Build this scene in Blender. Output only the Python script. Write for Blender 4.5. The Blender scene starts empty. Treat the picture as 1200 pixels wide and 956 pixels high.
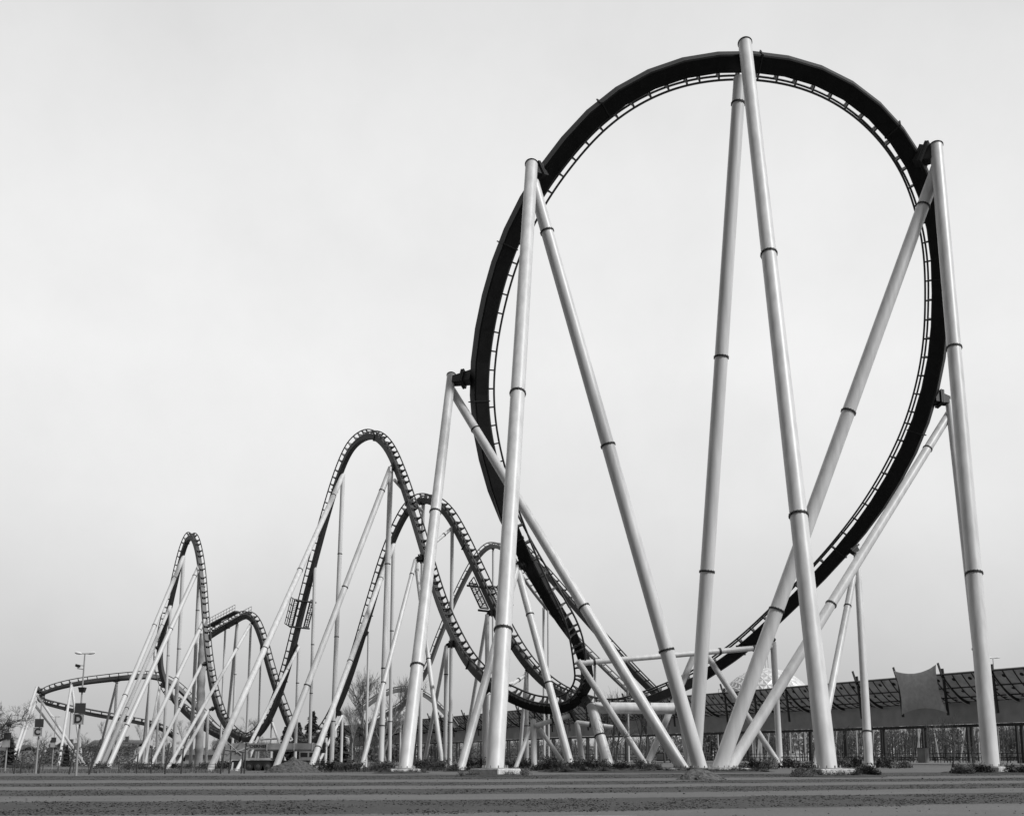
import bpy, bmesh, math, random
from mathutils import Vector, Matrix, noise as mnoise
random.seed(7)
SC = bpy.context.scene
COL = SC.collection
R = math.radians

# ------------------------------------------------------------------ camera
F = 1200.0            # focal length in photo pixels (1200 wide)
PITCH = R(8.6)
CAMH = 1.05
CY = 886 - F*math.tan(PITCH)
cam = bpy.data.cameras.new('camera'); cam.sensor_width = 36; cam.lens = 36*F/1200
cam.shift_y = (CY-478)/1200
cam.clip_end = 12000; cam.clip_start = 0.2
co = bpy.data.objects.new('camera', cam); COL.objects.link(co)
co.location = (0, 0, CAMH); co.rotation_euler = (R(90)+PITCH, 0, 0)
SC.camera = co

# ------------------------------------------------------------------ world and sun
SUN_AZ, SUN_EL = R(124), R(46)      # azimuth clockwise from +Y (view direction)
w = bpy.data.worlds.new('World'); SC.world = w; w.use_nodes = True
nt = w.node_tree; N = nt.nodes; L = nt.links
for n in list(N): N.remove(n)
wo = N.new('ShaderNodeOutputWorld'); bg = N.new('ShaderNodeBackground')
sky = N.new('ShaderNodeTexSky'); sky.sky_type = 'NISHITA'; sky.sun_disc = False
sky.sun_elevation = SUN_EL; sky.sun_rotation = SUN_AZ
sky.dust_density = 6; sky.air_density = 1.0
bw = N.new('ShaderNodeRGBToBW'); L.new(sky.outputs[0], bw.inputs[0])
tc = N.new('ShaderNodeTexCoord'); sx = N.new('ShaderNodeSeparateXYZ'); L.new(tc.outputs['Generated'], sx.inputs[0])
ramp = N.new('ShaderNodeValToRGB'); cr = ramp.color_ramp
stops = [(0.0, 5.0), (0.05, 5.6), (0.12, 6.8), (0.23, 8.4), (0.36, 9.15), (0.50, 8.7), (.60, 8.0), (1.0, 7.3)]
cr.elements[0].position = 0; cr.elements[1].position = 1
for p, v in stops:
    e = cr.elements[0] if p == 0 else (cr.elements[-1] if p == 1 else cr.elements.new(p))
    e.color = (v/10, v/10, v/10, 1)
L.new(sx.outputs[2], ramp.inputs[0])
nz = N.new('ShaderNodeTexNoise'); nz.inputs['Scale'].default_value = 2.6; nz.inputs['Detail'].default_value = 8; nz.inputs['Roughness'].default_value = .6
L.new(tc.outputs['Generated'], nz.inputs['Vector'])
mr = N.new('ShaderNodeMapRange'); L.new(nz.outputs[0], mr.inputs[0])
mr.inputs[1].default_value = .3; mr.inputs[2].default_value = .7; mr.inputs[3].default_value = .91; mr.inputs[4].default_value = 1.05
m1 = N.new('ShaderNodeMath'); m1.operation = 'MULTIPLY'; L.new(ramp.outputs[0], m1.inputs[0]); L.new(mr.outputs[0], m1.inputs[1])
m2 = N.new('ShaderNodeMath'); m2.operation = 'MULTIPLY'; L.new(m1.outputs[0], m2.inputs[0]); m2.inputs[1].default_value = 9.6
m3 = N.new('ShaderNodeMath'); m3.operation = 'MULTIPLY'; L.new(bw.outputs[0], m3.inputs[0]); m3.inputs[1].default_value = 0.05
m4 = N.new('ShaderNodeMath'); m4.operation = 'ADD'; L.new(m2.outputs[0], m4.inputs[0]); L.new(m3.outputs[0], m4.inputs[1])
dp = N.new('ShaderNodeVectorMath'); dp.operation = 'DOT_PRODUCT'; L.new(tc.outputs['Generated'], dp.inputs[0]); dp.inputs[1].default_value = (-.62, -.78, 0)  # unseen sky behind and left of the camera, dimmed to deepen column shading
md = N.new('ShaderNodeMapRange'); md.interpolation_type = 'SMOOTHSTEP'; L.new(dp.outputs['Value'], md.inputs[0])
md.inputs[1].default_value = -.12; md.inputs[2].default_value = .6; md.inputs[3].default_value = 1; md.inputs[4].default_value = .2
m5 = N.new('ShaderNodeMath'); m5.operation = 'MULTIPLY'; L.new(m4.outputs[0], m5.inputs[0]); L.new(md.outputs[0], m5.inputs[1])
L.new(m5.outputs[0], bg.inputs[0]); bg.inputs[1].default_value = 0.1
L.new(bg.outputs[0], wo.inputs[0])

sl = bpy.data.lights.new('sun', 'SUN'); sl.energy = 3.2; sl.angle = R(11); sl.color = (1, 1, 1)
so = bpy.data.objects.new('sun', sl); COL.objects.link(so)
sd = Vector((math.sin(SUN_AZ)*math.cos(SUN_EL), math.cos(SUN_AZ)*math.cos(SUN_EL), math.sin(SUN_EL)))
so.rotation_euler = sd.to_track_quat('Z', 'Y').to_euler(); so.location = (60, -40, 80)

SC.view_settings.view_transform = 'Standard'; SC.view_settings.look = 'None'
SC.view_settings.gamma = 1; SC.view_settings.exposure = 0.0
SC.render.engine = 'CYCLES'

# ------------------------------------------------------------------ maths
def P(px, py, Y):
    x = (px-600)/F; y = -(py-CY)/F
    d = Vector((x, math.cos(PITCH)-y*math.sin(PITCH), y*math.cos(PITCH)+math.sin(PITCH)))
    return Vector((0, 0, CAMH)) + d*(Y/d.y)
def pix(p):
    v = p-Vector((0, 0, CAMH))
    d = v.y*math.cos(PITCH)+v.z*math.sin(PITCH); u = -v.y*math.sin(PITCH)+v.z*math.cos(PITCH)
    return 600+F*v.x/d, CY-F*u/d
def sst(a, b, x):
    t = max(0, min(1, (x-a)/(b-a))); return t*t*(3-2*t)
def g(x, y):
    return -0.55*sst(10, -20, x)*sst(58, 115, y)
def G(px, Y, dz=0):
    p = P(px, 886, Y); return Vector((p.x, Y, g(p.x, Y)+dz))

# ------------------------------------------------------------------ materials
def mat(name, col, rough=.6, var=.0, scale=3., bump=0., spec=.5, dist=.02, detail=6, stretch=None, metallic=0):
    m = bpy.data.materials.new(name); m.use_nodes = True
    n = m.node_tree.nodes; l = m.node_tree.links; b = n['Principled BSDF']
    b.inputs['Roughness'].default_value = rough; b.inputs['Specular IOR Level'].default_value = spec
    b.inputs['Base Color'].default_value = (col, col, col, 1); b.inputs['Metallic'].default_value = metallic
    if var or bump:
        t = n.new('ShaderNodeTexCoord'); src = t.outputs['Object']
        if stretch:
            mp = n.new('ShaderNodeMapping'); mp.inputs['Scale'].default_value = stretch
            l.new(src, mp.inputs[0]); src = mp.outputs[0]
        z = n.new('ShaderNodeTexNoise'); z.inputs['Scale'].default_value = scale; z.inputs['Detail'].default_value = detail
        l.new(src, z.inputs['Vector'])
        if var:
            r = n.new('ShaderNodeMapRange'); l.new(z.outputs[0], r.inputs[0])
            r.inputs[1].default_value = .3; r.inputs[2].default_value = .7
            r.inputs[3].default_value = col*(1-var); r.inputs[4].default_value = min(.95, col*(1+var))
            c = n.new('ShaderNodeCombineColor')
            for i in range(3): l.new(r.outputs[0], c.inputs[i])
            l.new(c.outputs[0], b.inputs['Base Color'])
        if bump:
            u = n.new('ShaderNodeBump'); u.inputs['Strength'].default_value = bump; u.inputs['Distance'].default_value = dist
            l.new(z.outputs[0], u.inputs['Height']); l.new(u.outputs[0], b.inputs['Normal'])
    return m
M = dict(
    paint=mat('white_column_paint', .56, .42, .14, 1.6, .08, stretch=(1.5, 1.5, .12), detail=9),
    paint_far=mat('weathered_column_paint', .54, .45, .07, .5, stretch=(1, 1, .3)),
    flange=mat('dark_flange_steel', .02, .55, spec=.3),
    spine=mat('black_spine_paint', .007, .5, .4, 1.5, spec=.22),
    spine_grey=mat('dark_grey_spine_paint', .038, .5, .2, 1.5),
    rail=mat('dark_rail_steel', .03, .4),
    tie=mat('dark_tie_steel', .06, .5),
    bgtrack=mat('mid_grey_track', .20, .6, .1, 1),  # mid grey shared by spine, rails and ties of the distant track
    concrete=mat('pale_concrete', .56, .85, .25, 4, .3),
    soil=mat('dark_soil', .03, .95, .5, 6, .6, dist=.05),
    leaf=mat('dark_shrub_leaves', .05, .7, .5, 9),
    leaf4=mat('dull_grass', .055, .9, .4, 4),
    leaf3=mat('worn_grass', .06, .9, .4, 4),
    leaf2=mat('dry_shrub_leaves', .11, .8, .5, 9),
    bark=mat('bare_bark', .075, .9, .3, 5),
    marking=mat('worn_marking_paint', .22, .9, .4, 3),
    bark_hazed=mat('haze_toned_bark', .20, .9, .2, 5),  # bark colour lightened on far trees to stand in for haze
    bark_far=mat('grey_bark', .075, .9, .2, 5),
    needle=mat('conifer_needles', .035, .8, .5, 3),
    wood=mat('dark_stake_wood', .045, .9, .3, 8),
    darkmetal=mat('dark_painted_steel', .02, .5),
    greymetal=mat('grey_galvanised_steel', .30, .45, .1, 4),
    fascia=mat('grey_fascia_panel', .46, .7, .15, .6, .05),
    sail=mat('grey_sail_fabric', .62, .85, .12, 2, .15),
    truck=mat('crane_grey_paint', .28, .5, .2, 1.5),
    truckdark=mat('crane_dark_chassis', .015, .6),
    truckpale=mat('crane_pale_paint', .45, .5, .1, 2),
    truckrim=mat('wheel_rim_paint', .09, .6), tyre=mat('black_tyre', .03, .8), glass=mat('dark_window_glass', .02, .1),
    sand=mat('loose_earth', .09, .95, .55, 5, 1, dist=.2, detail=10),
    panel=mat('sign_dark_panel', .05, .5), panelpale=mat('sign_pale_panel', .42, .5, .06, 4),
    letter=mat('sign_letter_ink', .03, .6), lampglass=mat('lamp_white_shell', .7, .3),
    wall=mat('house_wall_render', .35, .8, .1, 2), rooft=mat('house_roof_tiles', .09, .8, .3, 4, .3),
    wrap=mat('blotchy_wrap', .38, .7, .45, .55, .3, dist=.1),
    whitepost=mat('pale_post_paint', .36, .7, .2, 1),
)
# dome facets
M['dome'] = mat('silvery_dome_panels', .55, .35, .15, .8, spec=.6)

def translucent(m, f):
    n = m.node_tree.nodes; l = m.node_tree.links; b = n['Principled BSDF']; o = n['Material Output']
    t = n.new('ShaderNodeBsdfTranslucent'); x = n.new('ShaderNodeMixShader'); x.inputs[0].default_value = f
    ln = b.inputs['Base Color'].links
    if ln: l.new(ln[0].from_socket, t.inputs[0])
    else: t.inputs[0].default_value = b.inputs['Base Color'].default_value
    l.new(b.outputs[0], x.inputs[1]); l.new(t.outputs[0], x.inputs[2]); l.new(x.outputs[0], o.inputs[0])
translucent(M['sail'], .2)
# ------------------------------------------------------------------ mesh builder
class MB:
    def __init__(s, org=(0, 0, 0)):
        s.v = []; s.f = []; s.org = Vector(org); s.smooth = []
    def _add(s, vs, fs, sm=False):
        o = len(s.v); s.v += [Vector(v) for v in vs]
        for f in fs: s.f.append([i+o for i in f]); s.smooth.append(sm)
    def tube(s, p0, p1, r0, r1=None, n=12, cap=True, sm=True):
        p0 = Vector(p0); p1 = Vector(p1); r1 = r0 if r1 is None else r1
        d = (p1-p0)
        if d.length < 1e-6: return
        d.normalize()
        a = d.orthogonal().normalized(); b = d.cross(a)
        vs = []
        for p, r in ((p0, r0), (p1, r1)):
            for i in range(n):
                t = 2*math.pi*i/n; vs.append(p+a*(r*math.cos(t))+b*(r*math.sin(t)))
        fs = [[i, (i+1) % n, n+(i+1) % n, n+i] for i in range(n)]
        s._add(vs, fs, sm)
        if cap:
            s._add(vs[:n], [list(range(n))[::-1]]); s._add(vs[n:], [list(range(n))])
    def poly(s, pts, radii, n=6, sm=True):
        pts = [Vector(p) for p in pts]; vs = []; up = None
        if not hasattr(radii, '__len__'): radii = [radii]*len(pts)
        for i, p in enumerate(pts):
            d = (pts[min(i+1, len(pts)-1)]-pts[max(i-1, 0)]).normalized()
            if up is None: up = d.orthogonal().normalized()
            up = (up-d*up.dot(d)).normalized(); b = d.cross(up)
            for k in range(n):
                t = 2*math.pi*k/n; vs.append(p+up*(radii[i]*math.cos(t))+b*(radii[i]*math.sin(t)))
        fs = []
        for i in range(len(pts)-1):
            for k in range(n):
                fs.append([i*n+k, i*n+(k+1) % n, (i+1)*n+(k+1) % n, (i+1)*n+k])
        s._add(vs, fs, sm)
        s._add(vs[:n], [list(range(n))[::-1]]); s._add(vs[-n:], [list(range(n))])
    def box(s, c, size, rz=0, M3=None):
        c = Vector(c); h = Vector(size)/2
        m = M3 if M3 is not None else Matrix.Rotation(rz, 3, 'Z')
        vs = [c+m@Vector((h.x*a, h.y*b, h.z*d)) for a in (-1, 1) for b in (-1, 1) for d in (-1, 1)]
        s._add(vs, [[0, 1, 3, 2], [4, 6, 7, 5], [0, 4, 5, 1], [2, 3, 7, 6], [0, 2, 6, 4], [1, 5, 7, 3]])
    def bar(s, p0, p1, wid, hgt, up=(0, 0, 1), w1=None, h1=None):
        p0 = Vector(p0); p1 = Vector(p1); d = (p1-p0)
        if d.length < 1e-6: return
        d.normalize(); u = Vector(up)
        b = d.cross(u)
        if b.length < 1e-3: b = d.orthogonal()
        b.normalize(); u = b.cross(d).normalized()
        w1 = wid if w1 is None else w1; h1 = hgt if h1 is None else h1
        vs = [p0+b*x*wid/2+u*y*hgt/2 for x, y in ((-1, -1), (1, -1), (1, 1), (-1, 1))]
        vs += [p1+b*x*w1/2+u*y*h1/2 for x, y in ((-1, -1), (1, -1), (1, 1), (-1, 1))]
        s._add(vs, [[0, 3, 2, 1], [4, 5, 6, 7], [0, 1, 5, 4], [1, 2, 6, 5], [2, 3, 7, 6], [3, 0, 4, 7]])
    def quad(s, a, b, c, d): s._add([a, b, c, d], [[0, 1, 2, 3]])
    def mesh(s, name, m):
        me = bpy.data.meshes.new(name)
        me.from_pydata([tuple(v-s.org) for v in s.v], [], s.f)
        me.polygons.foreach_set('use_smooth', s.smooth)
        me.materials.append(m); me.update(); return me
    def build(s, name, m, parent=None, at=None):
        o = bpy.data.objects.new(name, s.mesh(name, m)); COL.objects.link(o)
        if parent is not None: o.parent = parent
        else: o.location = s.org
        return o
def tag(o, label=None, cat=None, group=None, kind=None):
    if label: o['label'] = label
    if cat: o['category'] = cat
    if group: o['group'] = group
    if kind: o['kind'] = kind
    return o
def thing(name, loc, label, cat, group=None):
    o = bpy.data.objects.new(name, None); COL.objects.link(o); o.location = loc
    o.empty_display_size = .5
    return tag(o, label, cat, group)
def text_mesh(txt, name, m, parent, size, mw, depth=.02):
    c = bpy.data.curves.new('lettering', 'FONT'); c.body = txt; c.size = size; c.extrude = depth
    c.align_x = 'CENTER'; c.align_y = 'CENTER'; c.offset = size*.035
    t = bpy.data.objects.new('lettering_source', c); COL.objects.link(t)
    me = bpy.data.meshes.new_from_object(t.evaluated_get(bpy.context.evaluated_depsgraph_get()))
    bpy.data.objects.remove(t)
    me.materials.clear(); me.materials.append(m)
    o = bpy.data.objects.new(name, me); COL.objects.link(o); o.parent = parent; o.matrix_local = mw
    return o

# ------------------------------------------------------------------ ground
def ground():
    def axis(lo, hi, near):
        a = [v for v in near]; x = near[-1]; st = near[-1]-near[-2]
        while x < hi: st *= 1.5; x += st; a.append(x)
        x = near[0]; st = near[1]-near[0]
        while x > lo: st *= 1.5; x -= st; a.insert(0, x)
        return a
    xs = axis(-6000, 6000, [-60+4*i for i in range(31)]); ys = axis(-3000, 9000, [10+4*i for i in range(31)])
    vs = [(x, y, g(x, y)) for y in ys for x in xs]; n = len(xs)
    fs = [[j*n+i, j*n+i+1, (j+1)*n+i+1, (j+1)*n+i] for j in range(len(ys)-1) for i in range(n-1)]
    me = bpy.data.meshes.new('ground'); me.from_pydata(vs, [], fs)
    m = bpy.data.materials.new('striped_car_park'); m.use_nodes = True
    n_ = m.node_tree.nodes; l = m.node_tree.links; b = n_['Principled BSDF']
    b.inputs['Roughness'].default_value = .9; b.inputs['Specular IOR Level'].default_value = .25
    t = n_.new('ShaderNodeTexCoord'); s = n_.new('ShaderNodeSeparateXYZ'); l.new(t.outputs['Object'], s.inputs[0])
    def mth(op, a, c=None):
        k = n_.new('ShaderNodeMath'); k.operation = op
        for i, v in enumerate((a, c)):
            if v is None: continue
            if isinstance(v, (int, float)): k.inputs[i].default_value = v
            else: l.new(v, k.inputs[i])
        return k.outputs[0]
    def noi(sc, det=5, stretch=(1, 1, 1)):
        mp = n_.new('ShaderNodeMapping'); mp.inputs['Scale'].default_value = stretch; l.new(t.outputs['Object'], mp.inputs[0])
        z = n_.new('ShaderNodeTexNoise'); z.inputs['Scale'].default_value = sc; z.inputs['Detail'].default_value = det
        l.new(mp.outputs[0], z.inputs['Vector']); return z.outputs[0]
    X, Yv = s.outputs[0], s.outputs[1]
    cur = mth('SQRT', mth('ADD', mth('MULTIPLY', X, X), 9.0))
    tt = mth('SUBTRACT', Yv, mth('ADD', mth('MULTIPLY', X, .225), mth('MULTIPLY', cur, .125)))
    wob = mth('MULTIPLY', mth('SUBTRACT', noi(.5, 6), .5), 1.6)
    fine = mth('MULTIPLY', mth('SUBTRACT', noi(5, 4), .5), .9)
    tt = mth('ADD', tt, mth('ADD', wob, fine))
    tot = None
    for a, c in ((19.6, 25.6), (29.3, 34.4), (38.3, 43.4), (48.6, 59.5)):
        up = n_.new('ShaderNodeMapRange'); l.new(tt, up.inputs[0]); up.inputs[1].default_value = a-.25; up.inputs[2].default_value = a+.25
        dn = n_.new('ShaderNodeMapRange'); l.new(tt, dn.inputs[0]); dn.inputs[1].default_value = c-.25; dn.inputs[2].default_value = c+.25
        dn.inputs[3].default_value = 1; dn.inputs[4].default_value = 0
        q = mth('MULTIPLY', up.outputs[0], dn.outputs[0]); tot = q if tot is None else mth('ADD', tot, q)
    n1 = noi(.35, 8); n2 = noi(9, 4); n3 = noi(.9, 6, (.25, 1.6, 1))
    light = mth('MULTIPLY', mth('ADD', .62, mth('ADD', mth('MULTIPLY', n1, .45), mth('ADD', mth('MULTIPLY', n3, .25), mth('MULTIPLY', n2, .2)))), .110)
    dark = mth('MULTIPLY', mth('ADD', .30, mth('ADD', mth('MULTIPLY', n1, .6), mth('MULTIPLY', n2, .9))), .052)
    mx = n_.new('ShaderNodeMix'); mx.data_type = 'FLOAT'; l.new(tot, mx.inputs[0]); l.new(light, mx.inputs[2]); l.new(dark, mx.inputs[3])
    cc = n_.new('ShaderNodeCombineColor')
    for i in range(3): l.new(mx.outputs[0], cc.inputs[i])
    l.new(cc.outputs[0], b.inputs['Base Color'])
    bu = n_.new('ShaderNodeBump'); bu.inputs['Strength'].default_value = .7; bu.inputs['Distance'].default_value = .06
    l.new(mth('ADD', n2, mth('MULTIPLY', tot, .6)), bu.inputs['Height']); l.new(bu.outputs[0], b.inputs['Normal'])
    me.materials.append(m)
    o = bpy.data.objects.new('ground', me); COL.objects.link(o); o['kind'] = 'structure'
ground()

# ------------------------------------------------------------------ coaster track
UP = Vector((0, 0, 1))
TR = {}
def track(key, pts, label, mspine, gauge=.55, gap=.5, rr=.085, tie_len=1.0, mr=None, mt=None, sub=12, group='coaster track sections', joints=14, nties=True, chord=1):
    """pts: (px, py, Y, size, hint)   hint 'u' up, ('c', point) towards a point, or a direction"""
    pos = [P(a[0], a[1], a[2]) for a in pts]; hs = []
    for a, p in zip(pts, pos):
        h = a[4] if len(a) > 4 else 'u'
        if h == 'u': hs.append(UP.copy())
        elif h[0] == 'c': hs.append((h[1]-p).normalized())
        else: hs.append(Vector(h).normalized())
    sz = [a[3] for a in pts]
    # Catmull-Rom, end points extended
    pe = [2*pos[0]-pos[1]]+pos+[2*pos[-1]-pos[-2]]
    S = []
    for i in range(len(pos)-1):
        p0, p1, p2, p3 = pe[i:i+4]
        for k in range(sub):
            t = k/sub
            q = .5*((2*p1)+(p2-p0)*t+(2*p0-5*p1+4*p2-p3)*t*t+(3*p1-p0-3*p2+p3)*t**3)
            S.append((q, hs[i].lerp(hs[i+1], t), sz[i]*(1-t)+sz[i+1]*t))
    S.append((pos[-1], hs[-1], sz[-1]))
    # even arc-length resample
    ds = [0]
    for i in range(1, len(S)): ds.append(ds[-1]+(S[i][0]-S[i-1][0]).length)
    tot = ds[-1]; n = max(8, int(tot/.55)); out = []; j = 0
    for i in range(n+1):
        d = tot*i/n
        while j < len(ds)-2 and ds[j+1] < d: j += 1
        t = (d-ds[j])/max(1e-6, ds[j+1]-ds[j])
        out.append([S[j][0].lerp(S[j+1][0], t), S[j][1].lerp(S[j+1][1], t), S[j][2]*(1-t)+S[j+1][2]*t])
    for _ in range(6):
        out = [out[0]]+[[(out[i-1][0]+out[i][0]*2+out[i+1][0])/4, (out[i-1][1]+out[i][1]*2+out[i+1][1])/4, out[i][2]] for i in range(1, n)]+[out[-1]]
    fr = []
    for i, (p, h, s) in enumerate(out):
        tg = (out[min(i+1, n)][0]-out[max(i-1, 0)][0]).normalized()
        nn = (h-tg*h.dot(tg))
        if nn.length < 1e-3: nn = tg.orthogonal()
        nn.normalize(); fr.append((p, tg, nn, tg.cross(nn), s))
    TR[key] = fr
    org = fr[0][0].copy()
    root = thing('coaster_track', org, label, 'coaster track', group)
    mr = mr or M['rail']; mt = mt or M['tie']
    sp = MB(org); vs = []; full = fr
    if chord > 1:
        keep = [0]
        for i_ in range(1, len(fr)):
            if i_-keep[-1] >= (chord if fr[i_][4] > 1.12 else 2) or i_ == len(fr)-1: keep.append(i_)
        fr = [fr[i_] for i_ in keep]
    n_full = n; n = len(fr)-1
    prof = [(-.42, .5), (.42, .5), (.5, .42), (.5, -.42), (.42, -.5), (-.42, -.5), (-.5, -.42), (-.5, .42)]
    for p, tg, nn, b, s in fr:
        for x, y in prof: vs.append(p+b*(x*s*.85)+nn*(y*s))
    k = len(prof); fs = [[i*k+a, i*k+(a+1) % k, (i+1)*k+(a+1) % k, (i+1)*k+a] for i in range(n) for a in range(k)]
    sp._add(vs, fs); sp._add(vs[:k], [list(range(k))]); sp._add(vs[-k:], [list(range(k))[::-1]])
    fr = full; n = n_full
    spo = sp.build('spine', mspine, root)
    for sgn in (-1, 1):
        m = MB(org); m.poly([p+nn*(s/2+gap)+b*(sgn*gauge) for p, tg, nn, b, s in fr], rr, 8); m.build('rail', mr, root)
    if nties:
        cache = {}
        cnt = int(tot/tie_len); cnt = min(cnt, 99)
        for c in range(cnt):
            i = int((c+.5)*n/cnt); p, tg, nn, b, s = fr[i]
            q = round(s, 1)
            if q not in cache:
                t = MB(); h0 = q/2-.03; h1 = q/2+gap
                for sg in (-1, 1):
                    t.bar((sg*q*.20, 0, h0), (sg*gauge, 0, h1), .12, q*.34, up=(1, 0, .3), w1=.13, h1=.18)
                t.bar((-gauge*.75, 0, h1-gap*.42), (gauge*.75, 0, h1-gap*.42), .13, .15)
                cache[q] = t.mesh('cross_tie', mt)
            o = bpy.data.objects.new('cross_tie', cache[q]); COL.objects.link(o); o.parent = root
            mw = Matrix((b, tg, nn)).transposed().to_4x4(); mw.translation = p-org; o.matrix_local = mw
    if joints:
        nj = int(tot/joints)
        for c in range(nj):
            p, tg, nn, b, s = fr[int((c+.6)*n/nj)]
            m = MB(org)
            M3 = Matrix((b, tg, nn)).transposed()
            m.box(p, (s*.85+.16, .10, s+.16), M3=M3); m.build('spine_joint', M['flange'], root)
    return root
CEN = ('c', P(850, 450, 97))
Lf = 'u'
# incoming camelback, valley and horseshoe
horse = [(590, 813, 100, .8, (0, -.3, 1)), (618, 826, 98.6, .8, (-.1, -.5, 1)), (645, 831, 97.3, .85, (-.3, -.6, 1)), (671, 826, 96.2, .85, (-.7, -.65, .8)), (687, 806, 95.4, .9, (-.95, -.6, .4)), (689, 784, 94.6, .95, (-.9, -.75, .15)),
         (676, 753, 93.6, 1.0, (-.3, -1, .2)), (654, 718, 92.3, 1.05, (.5, -.9, .35)), (630, 678, 91, 1.1, (.8, -.6, .4)),
         (606, 634, 89.6, 1.2, (.95, -.1, .35)), (581, 572, 88, 1.3, CEN), (564, 500, 86.4, 1.33, CEN), (562, 430, 84.8, 1.36, CEN), (575, 350, 82.5, 1.36, CEN),
         (601, 272, 80.2, 1.36, CEN), (643, 199, 78.2, 1.36, CEN), (705, 129, 76.2, 1.36, CEN), (780, 86, 75.2, 1.36, CEN), (865, 72, 74.8, 1.36, CEN),
         (950, 85, 75.3, 1.36, CEN), (1020, 125, 76.5, 1.36, CEN), (1072, 190, 78.7, 1.36, CEN), (1098, 270, 81, 1.36, CEN), (1103, 350, 83.3, 1.36, CEN),
         (1096, 430, 86, 1.33, CEN), (1073, 510, 88.6, 1.35, CEN), (1033, 585, 91.5, 1.3, CEN), (983, 650, 94, 1.2, (-.5, .1, .8)),
         (925, 710, 97, 1.1, (-.35, 0, 1)), (868, 762, 99.7, 1.0, (-.2, 0, 1)), (815, 798, 102, .9, 'u')]
valley = horse[:8]; horse = horse[7:]
TR_v = track('valley', valley, 'low twisting valley of track where the tall arch runs into the big loop', M['spine'], .62, .5, .09, .85, joints=9, chord=2)
track('horse', horse, 'huge black loop of track nearest the camera, towering over the white masts', M['spine'], .58, .5, .09, 1.6, joints=13, chord=5)
hillA = [(258, 838, 164, .8), (270, 857, 161, .8), (288, 867, 158, .8), (306, 857, 155.5, .8), (322, 828, 153, .8), (338, 780, 150, .78), (353, 720, 147.5, .78), (370, 654, 145, .75), (387, 592, 142, .75),
         (400, 551, 139, .75), (414, 523, 135.5, .75), (434, 511, 131.5, .75), (452, 523, 128, .75), (468, 557, 124.5, .75), (484, 605, 120.5, .75), (500, 658, 116.5, .75),
         (518, 714, 111.5, .75), (544, 769, 105, .8), (568, 797, 102, .8), (590, 813, 100, .8, (0, -.3, 1))]
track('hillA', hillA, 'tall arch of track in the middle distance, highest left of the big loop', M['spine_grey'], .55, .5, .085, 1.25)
hillB = [(815, 798, 102, .9), (770, 817, 104, .85), (720, 830, 107, .8), (672, 820, 110, .8), (638, 800, 113, .8), (608, 766, 115, .8), (580, 715, 118, .78), (560, 672, 120.5, .75), (540, 630, 123.5, .75),
         (522, 600, 126, .75), (503, 587, 129, .75), (486, 590, 131.5, .75), (470, 612, 134, .75), (452, 656, 137, .75), (436, 708, 140, .78),
         (420, 762, 143, .78), (403, 812, 146.5, .78), (386, 848, 149.5, .78), (371, 867, 152, .78)]
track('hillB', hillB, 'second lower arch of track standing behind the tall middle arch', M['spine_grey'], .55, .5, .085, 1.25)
hillD = [(371, 867, 152, .78), (356, 872, 155, .75), (342, 857, 158, .75), (328, 822, 160, .75), (316, 785, 162, .75), (306, 748, 164, .75), (297, 727, 166, .75), (287, 722, 168, .75), (274, 729, 171, .75), (258, 738, 174, .75), (244, 747, 177, .75)]
track('hillD', hillD, 'short humped track with a flat service deck on its top', M['spine_grey'], .55, .5, .085, 1.3)
hillC = [(258, 838, 164, .8), (250, 812, 165.5, .8), (244, 775, 167.5, .8), (240, 730, 170, .8), (237, 690, 172, .8), (233, 655, 174, .8), (228, 634, 176.5, .8), (223, 629, 178.5, .8), (217, 639, 181, .8), (210, 664, 183, .8),
         (201, 703, 185.5, .8), (193, 735, 187.5, .8, (-1, 0, .6)), (187.5, 765, 189, .85, (-1, .1, .2)), (190, 790, 189, .9, (-1, .5, .2)), (203, 818, 187, .9, (-.5, .7, .6)), (226, 842, 183, .9, (-.3, .3, 1)), (252, 860, 178, .85), (275, 869, 176, .85)]
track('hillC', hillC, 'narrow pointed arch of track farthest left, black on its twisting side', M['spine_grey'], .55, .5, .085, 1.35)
ring = [(275, 870, 200, .8), (250, 852, 199, .8), (228, 826, 198, .8, (-.2, .4, 1)), (205, 803, 197, .8, (-.1, .5, 1)), (180, 793, 196, .8, (0, .5, 1)), (150, 794, 194, .8, (0, .5, 1)), (120, 797, 193, .75, (0, .5, 1)), (90, 801, 192, .7, (0, .5, 1)), (64, 807, 193, .65, (.3, .3, 1)),
        (48, 814, 197, .6, (.7, 0, 1)), (47, 821, 203, .6, (.7, 0, 1)), (60, 826, 208, .65, (.2, -.3, 1)), (85, 832, 211, .7, (0, -.2, 1)), (115, 838, 213, .75, (0, -.2, 1)), (150, 844, 214, .75), (185, 852, 214, .75), (205, 864, 213, .75)]
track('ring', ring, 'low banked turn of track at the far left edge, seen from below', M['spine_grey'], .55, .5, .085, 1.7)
bg1 = [(434, 852, 255, .9), (452, 838, 252, .9), (475, 823, 248, .9), (500, 786, 243, .9), (515, 748, 240, .9), (534, 702, 236, .9), (553, 664, 232, .9), (566, 646, 228, .9), (577, 640, 224, .9), (591, 645, 218, .8, (.2, 0, 1)), (607, 668, 212, .6), (630, 700, 206, .5), (655, 729, 200, .5), (690, 766, 193, .5), (730, 805, 186, .5), (752, 825, 182, .5)]
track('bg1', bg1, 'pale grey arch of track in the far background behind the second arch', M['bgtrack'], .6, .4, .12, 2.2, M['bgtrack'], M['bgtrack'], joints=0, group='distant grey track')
bg2 = [(418, 836, 262, 1.0), (444, 817, 262, 1.0), (470, 808, 262, 1.0), (497, 814, 262, 1.0), (521, 835, 262, 1.0), (534, 852, 262, 1)]
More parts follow.
